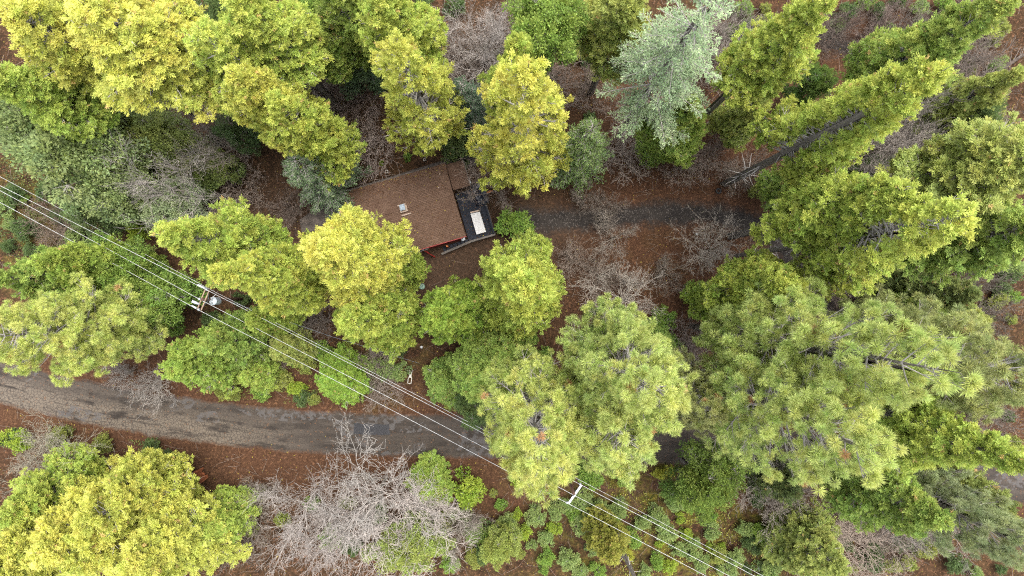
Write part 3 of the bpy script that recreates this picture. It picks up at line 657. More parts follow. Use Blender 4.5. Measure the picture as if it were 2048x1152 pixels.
TREES = [
 # kind, top px, h, hb, R, colour, warm, label
 ('cedar', (170, 10), 30, 20, 4.3, YEL, 1.0, "big bright yellow cedar crowding the photo's top left"),
 ('cedar', (285, 55), 27, 18, 3.2, YEL, .9, "yellow cedar joined to the right of the biggest top-left cedar"),
 ('cedar', (20, 20), 28, 17, 3.3, YEL, .8, "yellow cedar cut off by the photo's top left corner"),
 ('cedar', (-15, 150), 25, 13, 3.2, LIME, .35, "lime green cedar at the left edge under the yellow corner cedars"),
 ('cedar', (470, -10), 29, 18, 3.2, LIME, .65, "lime yellow cedar with bare lower limbs at the top edge"),
 ('opencedar', (400, 60), 28, 17, 3.5, LIME, .6, "open lime cedar with pale limbs hanging below, above the twin yellow cedars"),
 ('cedar', (620, 60), 20, 11, 1.9, GRN, .45, "small round lime cedar standing alone between the two top-left groups"),
 ('oak', (645, 0), 17, 6, 3.2, GRN, .3, "mid green tree at the top edge behind the small round cedar"),
 ('cedar', (465, 150), 27, 15, 2.8, YEL, .8, "taller of two merged yellow cedars above left of the cabin, with pointed top"),
 ('cedar', (552, 205), 25, 9, 3.2, LIME, .75, "broader yellow cedar leaning over the blue-green fir by the cabin's back corner"),
 ('fir', (588, 318), 16, 3, 3.5, BLUE, .25, "dense blue-green fir at the cabin's back left corner", 1),
 ('opencedar', (790, 90), 31, 10, 3.5, YEL, .75, "open yellow cedar above the cabin, left of the dark blue-green fir"),
 ('fir', (922, 165), 15, 2, 2.6, (.085, .145, .085), .1, "dark blue-green fir between the two yellow cedars above the cabin", 1),
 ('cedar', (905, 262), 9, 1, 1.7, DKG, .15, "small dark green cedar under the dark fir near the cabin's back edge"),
 ('cedar', (1032, 85), 27, 10, 2.6, LIME, .45, "olive lime cedar peeping out behind the brightest yellow cedar"),
 ('opencedar', (1055, 138), 34, 9, 4.3, YEL, 1.0, "brightest yellow cedar beside the deck, its pale limbs fanning out below"),
 ('fir', (1186, 252), 18, 1, 3.2, (.23, .33, .10), .2, "soft feathery green young conifer right of the brightest yellow cedar", 1),
 ('oak', (1100, 10), 24, 14, 3.6, GRN, .4, "mid green tree at the top edge left of the pale silver conifer"),
 ('cedar', (1262, -20), 26, 14, 3, OLV, .45, "olive cedar at the top edge touching the pale silver conifer"),
 ('cedar', (760, -30), 28, 14, 3.2, LIME, .6, "sparse lime cedar at the top edge above the open yellow cedar"),
 ('cedar', (660, -40), 24, 10, 3.0, GRN, .4, "green cedar at the top edge above the small round cedar"),
 ('fir', (1450, -45), 38, 16, 4.2, PALE, .55, "tall pale silver green conifer with drooping feathery boughs at the top edge", 0),
 ('cedar', (1385, 205), 19, 8, 2.5, GRN, .4, "green cedar tucked under the lower boughs of the pale silver conifer"),
 ('spire', (1662, -5), 33, 18, 3.0, LIME, .6, "pointed yellow-green cedar right of the pale silver conifer, tip at the top edge"),
 ('spire', (2020, 0), 36, 21, 2.75, GRN, .45, "pointed green cedar leaning to the photo's top right corner"),
 ('sidecedar', (1876, 145), 38.6, 17, 3.1, LIME, .6, "lime cedar with a long bare trunk showing down to the red leaves"),
 ('cedar', (1665, 345), 16, 4, 2.5, GRN, .4, "green cedar below the long bare trunk, beside the lime cedar"),
 ('spire', (1805, 380), 34, 18, 3.1, LIME, .45, "lime green cedar with round tip left of the largest right-hand cedar"),
 ('sidecedar', (1922, 435), 38, 18, 3.6, LIME, .65, "large lime cedar with pale limbs showing at its heart, right of the driveway bend"),
 ('cedar', (2065, 310), 32, 22, 3.8, (.29, .35, .11), .4, "olive green cedar at the right edge above the dark gap"),
 ('cedar', (2075, 455), 30, 18, 3.4, GRN, .35, "green cedar at the right edge behind the largest right-hand cedar"),
 ('cedar', (1592, 572), 26, 12, 2.8, LIME, .6, "round lime cedar below the driveway bend, above the two big pines"),
 ('pine', (1878, 738), 44, 15, 4.2, PNG, .65, "huge pine with pointed right tip, upper one of the two right-hand pines", 1),
 ('pine', (1745, 902), 43, 20, 3.8, PNG, .7, "huge pine hanging over the road, lower one of the two right-hand pines", 0),
 ('pine', (1318, 782), 37, 15, 4.4, PNG, .7, "rounded pine in the middle, above right of the white crossarm pole", 2),
 ('pine', (1082, 915), 36, 14, 4.3, (.40, .48, .14), .8, "yellowish pine beside the white crossarm pole with wires running under it", 0),
 ('pine', (1262, 888), 33, 13, 4.2, PNG, .75, "rounded pine over the road between the yellowish pine and the slim greyish pine", 1),
 ('pine', (1428, 828), 30, 13, 2.9, (.33, .35, .17), .5, "slim greyish pine squeezed between the middle pine and the two right-hand pines", 2),
 ('cedar', (960, 770), 20, 6, 2.9, GRN, .3, "green cedar left of the middle pines, above the road"),
 ('cedar', (1010, 715), 17, 5, 2.7, GRN, .3, "shaded green cedar between the round lime cedar and the middle pines"),
 ('pine', (2065, 745), 38, 20, 4.2, (.23, .27, .12), .5, "dull olive pine at the right edge beside the huge pointed pine", 1),
 ('spire', (2055, 930), 40, 25, 2.8, LIME, .45, "long lime cedar lying below the huge pines, its tip at the right edge"),
 ('cedar', (1885, 1045), 30, 18, 2.9, GRN, .35, "dense green cedar with a pointed right end in the lower right"),
 ('cedar', (2010, 1020), 25, 10, 3.6, (.16, .21, .07), .3, "dark olive cedar behind the dense green one, lower right"),
 ('pine', (2080, 1110), 34, 11, 3.6, GREY, .3, "thin pale pine in the bottom right corner", 2),
 ('oak', (1432, 985), 13, 3, 3.4, (.13, .21, .05), .3, "round dark green tree in the clearing below the road", 1),
 ('cedar', (882, 632), 24, 4, 3.0, (.22, .35, .06), .3, "round bright green cedar below the cabin, left of the round lime one"),
 ('cedar', (1045, 572), 28, 5, 4.0, LIME, .55, "round lime cedar in the centre below the deck"),
 ('cedar', (640, 500), 31, 14, 3.6, YEL, 1.0, "golden yellow cedar covering the cabin's front left corner"),
 ('cedar', (752, 528), 19, 4, 2.2, LIME, .4, "lime cedar beneath the golden cedar at the cabin's front wall"),
 ('cedar', (700, 640), 25, 5, 3.3, LIME, .5, "lime cedar directly below the golden cedar"),
 ('spire', (436, 546), 34, 14, 2.8, LIME, .75, "yellow-lime cedar with its tip pointing left beside the transformer pole"),
 ('spire', (325, 470), 32, 15, 3.2, LIME, .5, "lime green cedar above the transformer pole, below the cabin's left end"),
 ('oak', (95, 260), 17, 5, 5.2, SAGE, .35, "large grey-green oak on the left below the yellow cedars", 0),
 ('oak', (190, 330), 13, 3, 4.0, SAGE, .35, "grey-green oak beside the white leafless shrub on the left", 1),
 ('oak', (20, 215), 15, 4, 3.8, (.18, .245, .12), .25, "grey-green oak at the left edge under the yellow cedars", 2),
 ('oak', (270, 265), 11, 3, 3.2, (.23, .275, .11), .45, "olive oak with yellowish tips right of the large grey-green oak", 2),
 ('oak', (465, 240), 10, 2, 2.4, DKG, .1, "dark green tree against the left side of the twin yellow cedars", 0),
 ('oak', (325, 405), 9, 2, 2.9, (.36, .42, .27), .25, "pale silver-green tree above the power lines on the left", 1),
 ('oak', (700, 90), 10, 2, 3.4, (.11, .165, .09), .1, "dark blue-green tree between the small round cedar and the open yellow cedar", 2),
 ('cedar', (78, 525), 18, 3, 2.9, LIME, .3, "bright green cedar left of the transformer pole, near the left edge"),
 ('cedar', (-10, 555), 18, 3, 3.2, GRN, .35, "green cedar cut by the left edge above the left pine"),
 ('oak', (200, 545), 12, 2, 3.4, GRN, .35, "loose mid green tree under the wires left of the transformer pole", 0),
 ('oak', (290, 600), 11, 2, 3.0, GRN, .35, "loose green tree between the left pine and the transformer pole", 2),
 ('pine', (-25, 675), 26, 10, 4.1, (.42, .50, .14), .85, "yellowish pine with round needle brushes at the left edge above the road", 1),
 ('pine', (120, 662), 18, 6, 3.8, (.38, .46, .14), .8, "shorter yellowish pine right of the left edge pine", 2),
 ('cedar', (345, 735), 14, 1, 3.0, LIME, .15, "bushy lime tree beside the road right of the left pine"),
 ('cedar', (415, 690), 13, 1, 2.8, GRN, .3, "bushy green tree below the transformer pole"),
 ('cedar', (500, 640), 12, 2, 2.1, LIME, .35, "small lime tree under the wires right of the transformer pole"),
 ('cedar', (660, 765), 8, .5, 2.6, (.24, .37, .06), .1, "bushy bright green young tree beside the road under the wires"),
 ('cedar', (880, 770), 8, .5, 2.3, GRN, .2, "bushy green young tree beside the white frame"),
 ('cedar', (85, 1110), 18, 4, 5.0, YEL, .95, "biggest yellow cedar in the photo's bottom left"),
 ('cedar', (165, 1048), 17, 4, 3.9, YEL, .8, "yellow cedar at the road end of the bottom-left group"),
 ('cedar', (-20, 1150), 19, 5, 4.6, YEL, .8, "yellow cedar cut by the bottom left corner"),
 ('cedar', (262, 1140), 16, 3, 4.4, YEL, .7, "yellow cedar cut by the bottom edge in the bottom-left group"),
 ('cedar', (418, 1062), 9, 1.5, 2.5, LIME, .3, "greener cedar on the right flank of the bottom-left yellow group"),
 ('cedar', (5, 1035), 16, 4, 3.4, LIME, .5, "lime cedar on the left flank of the bottom-left yellow group"),
 ('oak', (812, 1110), 9, 2, 3.2, OLV, .4, "olive green tree under the pale leafless trees at the bottom edge", 0),
 ('cedar', (850, 985), 7, .5, 2.4, LIME, .15, "lime young tree beside the pale leafless tree below the road"),
 ('oak', (1000, 1105), 6, 1, 2.2, OLV, .5, "olive green tree at the bottom right of the leafless trees", 1),
 ('cedar', (1230, 1118), 11, 2, 2.1, (.22, .23, .05), .5, "olive yellow young cedar beside the dark leaning stem at the bottom edge"),
 ('cedar', (1680, 1140), 13, 2, 3.2, OLV, .35, "olive young cedar at the bottom edge left of the thin pale pine"),
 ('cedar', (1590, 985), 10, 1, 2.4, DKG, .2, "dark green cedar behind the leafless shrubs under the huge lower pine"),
 ('cedar', (1880, 620), 13, 2, 2.6, GRN, .35, "green cedar in the dark gap right of the driveway end"),
 ('cedar', (1960, 640), 14, 2, 3.0, OLV, .4, "olive cedar in the dark gap at the right, above the dull olive pine"),
 ('cedar', (1950, 590), 16, 3, 2.6, DKG, .3, "dark green cedar in the gap below the largest right-hand cedar"),
 ('cedar', (1470, 600), 13, 2, 2.1, LIME, .3, "small lime cedar on the left of the round lime cedar below the driveway"),
 ('cedar', (1400, 235), 15, 3, 2.3, LIME, .25, "lime young cedar below the pale silver conifer"),
 ('cedar', (1345, 255), 10, 1, 2.1, GRN, .3, "small green cedar left of the lime young cedar under the silver conifer"),
 ('cedar', (1525, 195), 14, 3, 2.2, OLV, .4, "olive cedar beneath the pointed yellow-green cedar"),
 ('cedar', (2035, 150), 18, 4, 2.6, OLV, .35, "olive cedar at the right edge under the corner cedar"),
 ('oak', (1780, 350), 9, 2, 2.4, DKG, .2, "dark green tree in the gap below the long-trunked lime cedar", 2),
 ('oak', (1990, 250), 12, 2, 3.0, DKG, .2, "dark green tree among leafless limbs near the right edge", 0),
 ('oak', (440, 30), 14, 3, 4.0, DKG, .2, "dark green tree glimpsed between the top-left cedars", 1),
 ('oak', (1645, 150), 9, 2, 2.0, (.07, .14, .035), .2, "small dark green tree beside the dirt track, right of the pointed cedar", 2),
 ('oak', (540, 90), 9, 2, 3.2, DKG, .15, "dark green tree under the bare limbs left of the small round cedar", 0),
 ('oak', (360, 330), 8, 1, 2.6, (.10, .145, .05), .3, "olive green tree between the pale silver-green tree and grey leafless one", 0),
 ('oak', (330, 290), 8, 1, 2.6, (.29, .35, .14), .5, "olive green oak with yellowish tips, below the brown-grey leafless tree"),
 ('oak', (410, 325), 7, 1, 2.3, (.17, .22, .08), .4, "small olive oak left of the twin yellow cedars' foot"),
 ('oak', (250, 395), 9, 1, 2.6, (.2, .26, .13), .3, "grey-green oak between the white leafless tree and the power lines"),
 ('oak', (150, 410), 8, 1, 2.6, (.15, .205, .095), .2, "dull green oak above the power lines near the left edge"),
 ('oak', (1290, 845), 9, 2, 2.6, DKG, .2, "dark green tree at the roadside under the middle pines"),
 ('cedar', (1330, 690), 10, 1, 2.2, GRN, .3, "green young cedar above the middle pine's right side"),
 ('cedar', (555, 700), 8, .5, 2.0, OLV, .4, "olive young cedar under the wires above the road"),
 ('cedar', (490, 755), 7, .5, 2.0, LIME, .25, "lime young cedar at the roadside right of the bushy lime tree"),
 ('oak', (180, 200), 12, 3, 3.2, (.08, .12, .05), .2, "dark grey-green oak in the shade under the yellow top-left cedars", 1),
 ('oak', (950, 815), 8, 1, 2.4, DKG, .2, "dark green tree at the roadside left of the middle pines", 2),
]
for r in TREES:
    plant(*r)

BARES = [
 # kind, px, h, R, twig tint, label
 ('bare', (705, 1055), 16, 4.6, (1.0, 1.0, .98), "large pale leafless tree below the dark road patch"),
 ('bare', (548, 1075), 14, 4.4, (.98, .95, .93), "pale leafless tree with pinkish twigs, left one at the bottom edge"),
 ('bare', (805, 1065), 13, 4.2, (1.05, 1.0, .97), "pale leafless tree at the bottom edge, right of the pinkish one"),
 ('bare', (640, 1120), 14, 4.0, (.9, .86, .84), "grey leafless tree cut by the bottom edge between two pale ones"),
 ('bare', (890, 1110), 8, 3.0, (.8, .78, .7), "grey leafless tree tangled with green below the roadside clearing"),
 ('bare', (20, 945), 10, 3.2, (.75, .74, .62), "greenish grey leafless tree at the left edge below the road"),
 ('bare', (225, 338), 20, 3.2, (1.0, .98, .95), "whitish leafless tree in front of the grey-green oaks on the left"),
 ('bare', (340, 228), 18, 3.2, (.72, .66, .6), "brown-grey leafless tree left of the twin yellow cedars"),
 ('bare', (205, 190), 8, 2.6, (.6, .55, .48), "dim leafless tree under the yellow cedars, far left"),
 ('bare', (1270, 600), 9, 3.3, (1.0, .97, .9), "whitish leafless tree standing in red leaves below the driveway"),
 ('bare', (1240, 468), 6, 2.5, (.7, .66, .6), "whitish leafless tree at the lower edge of the driveway"),
 ('bare', (1448, 492), 7, 2.3, (.9, .86, .78), "greyish leafless tree below the driveway bend"),
 ('bare', (960, 15), 16, 3.2, (1.05, 1.02, 1.0), "white-limbed leafless tree at the top edge above the dark fir"),
 ('bare', (555, 105), 15, 3.0, (.9, .86, .82), "leafless tree with long pale limbs left of the small round cedar"),
 ('bare', (870, 55), 10, 3.4, (.55, .5, .46), "brown leafless tree between the open yellow cedar and the top edge"),
 ('bare', (1900, 240), 20, 3.6, (.85, .8, .75), "tall grey leafless tree leaning out below the long-trunked lime cedar"),
 ('bare', (1960, 215), 19, 3.0, (.8, .76, .72), "grey leafless tree near the right edge above the dark gap"),
 ('bare', (1850, 330), 12, 3.2, (.7, .66, .62), "grey leafless tree in the dark gap above the largest right-hand cedar"),
 ('bare', (1565, 1000), 10, 3.0, (.9, .85, .78), "grey leafless tree right of the round dark green tree"),
 ('bare', (1630, 1040), 10, 2.8, (.85, .78, .72), "leafless tree between the grey one and the dense green cedar"),
 ('bare', (1740, 1115), 9, 3.6, (.8, .7, .62), "brownish leafless tree below the dense green cedar, bottom edge"),
 ('bare', (1960, 1090), 14, 3.2, (.85, .82, .78), "thin grey leafless tree in the lower right corner"),
 ('bare', (985, 360), 8, 3.0, (.75, .66, .6), "brown leafless tree overhanging the deck's black tarpaulin"),
 ('bare', (1440, 40), 9, 3.0, (.55, .52, .48), "grey leafless tree in the gap right of the silver conifer"),
 ('twiggy', (716, 270), 6, 3.5, (.86, .76, .71), "large pinkish grey leafless shrub left of the open yellow cedar"),
 ('twiggy', (695, 178), 5, 2.6, (.66, .55, .5), "brown leafless shrub above the large pinkish one"),
 ('twiggy', (440, 368), 6, 3.5, (.72, .62, .55), "pinkish brown leafless shrub above the lime cedar by the wires"),
 ('twiggy', (370, 380), 5, 2.6, (.78, .7, .62), "pale brown leafless shrub beside the silver-green tree"),
 ('twiggy', (1258, 288), 6, 2.9, (.78, .7, .64), "grey-brown leafless shrub right of the feathery young conifer"),
 ('twiggy', (1178, 388), 5, 2.0, (.66, .6, .54), "pale leafless shrub above the driveway's left end"),
 ('twiggy', (1225, 415), 5, 2.0, (.66, .6, .54), "pale leafless shrub on the driveway's upper edge"),
 ('twiggy', (1212, 552), 5, 2.1, (.62, .56, .5), "grey-pink leafless shrub left of the whitish tree in red leaves"),
 ('twiggy', (1350, 545), 5, 2.4, (.66, .6, .53), "greyish leafless shrub right of the whitish tree in red leaves"),
 ('twiggy', (1390, 318), 5, 2.6, (.7, .62, .56), "brown leafless shrub left of the foot of the long bare trunk"),
 ('twiggy', (1400, 690), 5, 2.8, (.55, .48, .44), "dark leafless shrub above the two huge right-hand pines"),
 ('twiggy', (1190, 160), 5, 2.6, (.6, .52, .46), "brown leafless shrub between the brightest cedar and silver conifer"),
 ('twiggy', (1480, 345), 4, 2.2, (.6, .54, .48), "brown leafless shrub beside the long bare trunk"),
 ('twiggy', (268, 785), 6, 1.9, (1.0, .98, .94), "pale leafless shrub leaning over the road's upper edge"),
 ('twiggy', (205, 755), 5, 1.9, (.95, .93, .9), "pale leafless shrub at the road edge under the left pines"),
 ('twiggy', (750, 790), 4, 2.2, (.7, .62, .56), "thin leafless shrub on the verge under the wires"),
 ('twiggy', (740, 735), 4, 2.2, (.62, .56, .5), "leafless shrub above the verge beside the mossy patch"),
 ('twiggy', (520, 700), 5, 2.4, (.6, .54, .48), "leafless shrub in the brown gap below the transformer pole"),
 ('twiggy', (1180, 690), 4, 2.3, (.6, .53, .48), "brown leafless shrub above the middle pine"),
 ('twiggy', (1800, 570), 6, 2.9, (.5, .44, .4), "dark leafless shrub in the gap below the largest right-hand cedar"),
 ('twiggy', (1730, 320), 6, 2.5, (.7, .66, .62), "grey leafless shrub between the two lime cedars on the right"),
 ('twiggy', (1980, 160), 8, 2.8, (.62, .54, .5), "brown leafless shrub at the right under the corner cedar"),
 ('twiggy', (1440, 110), 6, 2.4, (.5, .45, .42), "dark leafless shrub right of the silver conifer"),
 ('twiggy', (1800, 40), 6, 3.0, (.55, .46, .42), "brown leafless shrub above the dirt track"),
 ('twiggy', (70, 450), 5, 3.0, (.55, .46, .38), "brown leafless shrub under the wires at the left edge"),
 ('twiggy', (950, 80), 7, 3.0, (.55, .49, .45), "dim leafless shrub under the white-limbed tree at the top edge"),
 ('twiggy', (1650, 1120), 6, 2.6, (.75, .66, .6), "brown leafless shrub at the bottom edge left of the olive cedar"),
 ('twiggy', (500, 1010), 6, 2.3, (.75, .7, .62), "leafless shrub right of the rotten log"),
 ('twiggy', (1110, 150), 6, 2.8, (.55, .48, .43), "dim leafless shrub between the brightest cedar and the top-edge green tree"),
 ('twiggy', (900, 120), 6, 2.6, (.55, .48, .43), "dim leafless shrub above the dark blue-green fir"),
 ('twiggy', (1010, 40), 7, 2.8, (.6, .54, .5), "leafless shrub right of the white-limbed tree at the top edge"),
 ('twiggy', (760, 20), 6, 2.6, (.5, .44, .4), "dark leafless shrub under the sparse lime cedar at the top edge"),
 ('twiggy', (1720, 30), 6, 2.8, (.5, .42, .38), "dark leafless shrub left of the top right corner cedar"),
 ('twiggy', (1500, 20), 7, 3.0, (.6, .56, .52), "grey leafless shrub at the top edge right of the silver conifer"),
 ('twiggy', (1960, 60), 7, 3.0, (.5, .43, .38), "dark leafless shrub below the top right corner cedar's tip"),
 ('twiggy', (2030, 230), 8, 3.2, (.66, .6, .55), "grey leafless shrub at the right edge above the olive cedar"),
 ('twiggy', (1900, 300), 9, 3.4, (.72, .68, .62), "tall grey leafless shrub in the dark gap near the right edge"),
 ('twiggy', (1960, 320), 8, 3.0, (.66, .62, .58), "grey leafless shrub at the right above the largest right-hand cedar"),
 ('twiggy', (1720, 590), 5, 2.6, (.5, .43, .4), "dark leafless shrub at the lower end of the driveway"),
 ('twiggy', (1860, 570), 7, 3.0, (.5, .44, .4), "dark leafless shrub behind the tip of the largest right-hand cedar"),
 ('twiggy', (1300, 200), 6, 2.6, (.58, .5, .45), "brown leafless shrub left of the green cedar under the silver conifer"),
 ('twiggy', (1440, 300), 5, 2.6, (.66, .56, .5), "brown leafless shrub right of the lime young cedar under the silver conifer"),
 ('twiggy', (1530, 330), 5, 2.4, (.58, .5, .44), "brown leafless shrub under the middle of the long bare trunk"),
 ('twiggy', (1150, 520), 4, 1.9, (.62, .54, .48), "thin leafless shrub right of the round lime cedar in the centre"),
 ('twiggy', (1950, 950), 9, 3.0, (.5, .46, .42), "dark leafless shrub beneath the long lime cedar at the right"),
 ('twiggy', (1830, 1100), 7, 3.0, (.7, .62, .56), "pinkish leafless shrub at the bottom edge right of the olive cedar"),
 ('twiggy', (1900, 1060), 9, 2.8, (.72, .68, .62), "grey leafless shrub at the pointed end of the dense green cedar"),
 ('twiggy', (250, 200), 7, 2.8, (.6, .54, .48), "brown leafless shrub below the biggest top-left cedar"),
 ('twiggy', (410, 190), 8, 2.8, (.55, .5, .46), "dark leafless shrub below the open lime cedar's limbs"),
 ('twiggy', (650, 110), 7, 2.4, (.52, .46, .42), "dark leafless shrub below the small round lime cedar"),
 ('twiggy', (60, 90), 8, 3.0, (.6, .55, .5), "grey leafless shrub glimpsed between the yellow corner cedars"),
 ('twiggy', (560, 410), 5, 2.2, (.55, .47, .42), "brown leafless shrub left of the cabin's back slab"),
 ('twiggy', (455, 1100), 7, 2.6, (.66, .6, .54), "leafless shrub on the right flank of the bottom-left yellow group"),
 ('twiggy', (1870, 20), 7, 3.0, (.55, .5, .46), "grey leafless shrub along the top edge left of the fallen log"),
 ('twiggy', (1660, 40), 6, 2.6, (.5, .45, .41), "grey leafless shrub right of the pointed yellow-green cedar's tip"),
 ('twiggy', (2000, 110), 7, 3.0, (.56, .51, .47), "grey leafless shrub beside the slanting fallen log"),
 ('twiggy', (1990, 560), 7, 3.0, (.5, .46, .42), "grey leafless shrub in the dark gap at the right edge"),
 ('twiggy', (2030, 640), 7, 2.8, (.5, .46, .42), "grey leafless shrub above the dull olive pine at the right edge"),
 ('twiggy', (2020, 850), 7, 2.8, (.5, .46, .42), "grey leafless shrub above the long lime cedar's tip"),
 ('twiggy', (620, 180), 6, 2.4, (.56, .5, .46), "grey leafless shrub right of the taller twin yellow cedar"),
 ('twiggy', (400, 420), 5, 2.4, (.6, .54, .49), "grey leafless shrub between the pale silver-green tree and lime cedar"),
 ('twiggy', (610, 640), 5, 2.0, (.5, .45, .41), "dark leafless shrub in the brown gap left of the lime cedar below the golden one"),
 ('twiggy', (1720, 1060), 6, 2.6, (.7, .63, .58), "grey-pink leafless shrub under the dense green cedar's left part"),
 ('twiggy', (930, 1060), 4, 2.2, (.7, .62, .58), "leafless shrub left of the clearing's shrubs"),
]
for k, T, h, R, tw, lab in BARES:
    plant(k, T, h, .2 if k == 'twiggy' else h * .22, R, (0, 0, 0), 0, lab, twig=tw, tr=.05 + .009 * h, bark=(2.2 * tw[0], 2.2 * tw[1], 2.2 * tw[2]) if k == 'bare' else (1, 1, 1))

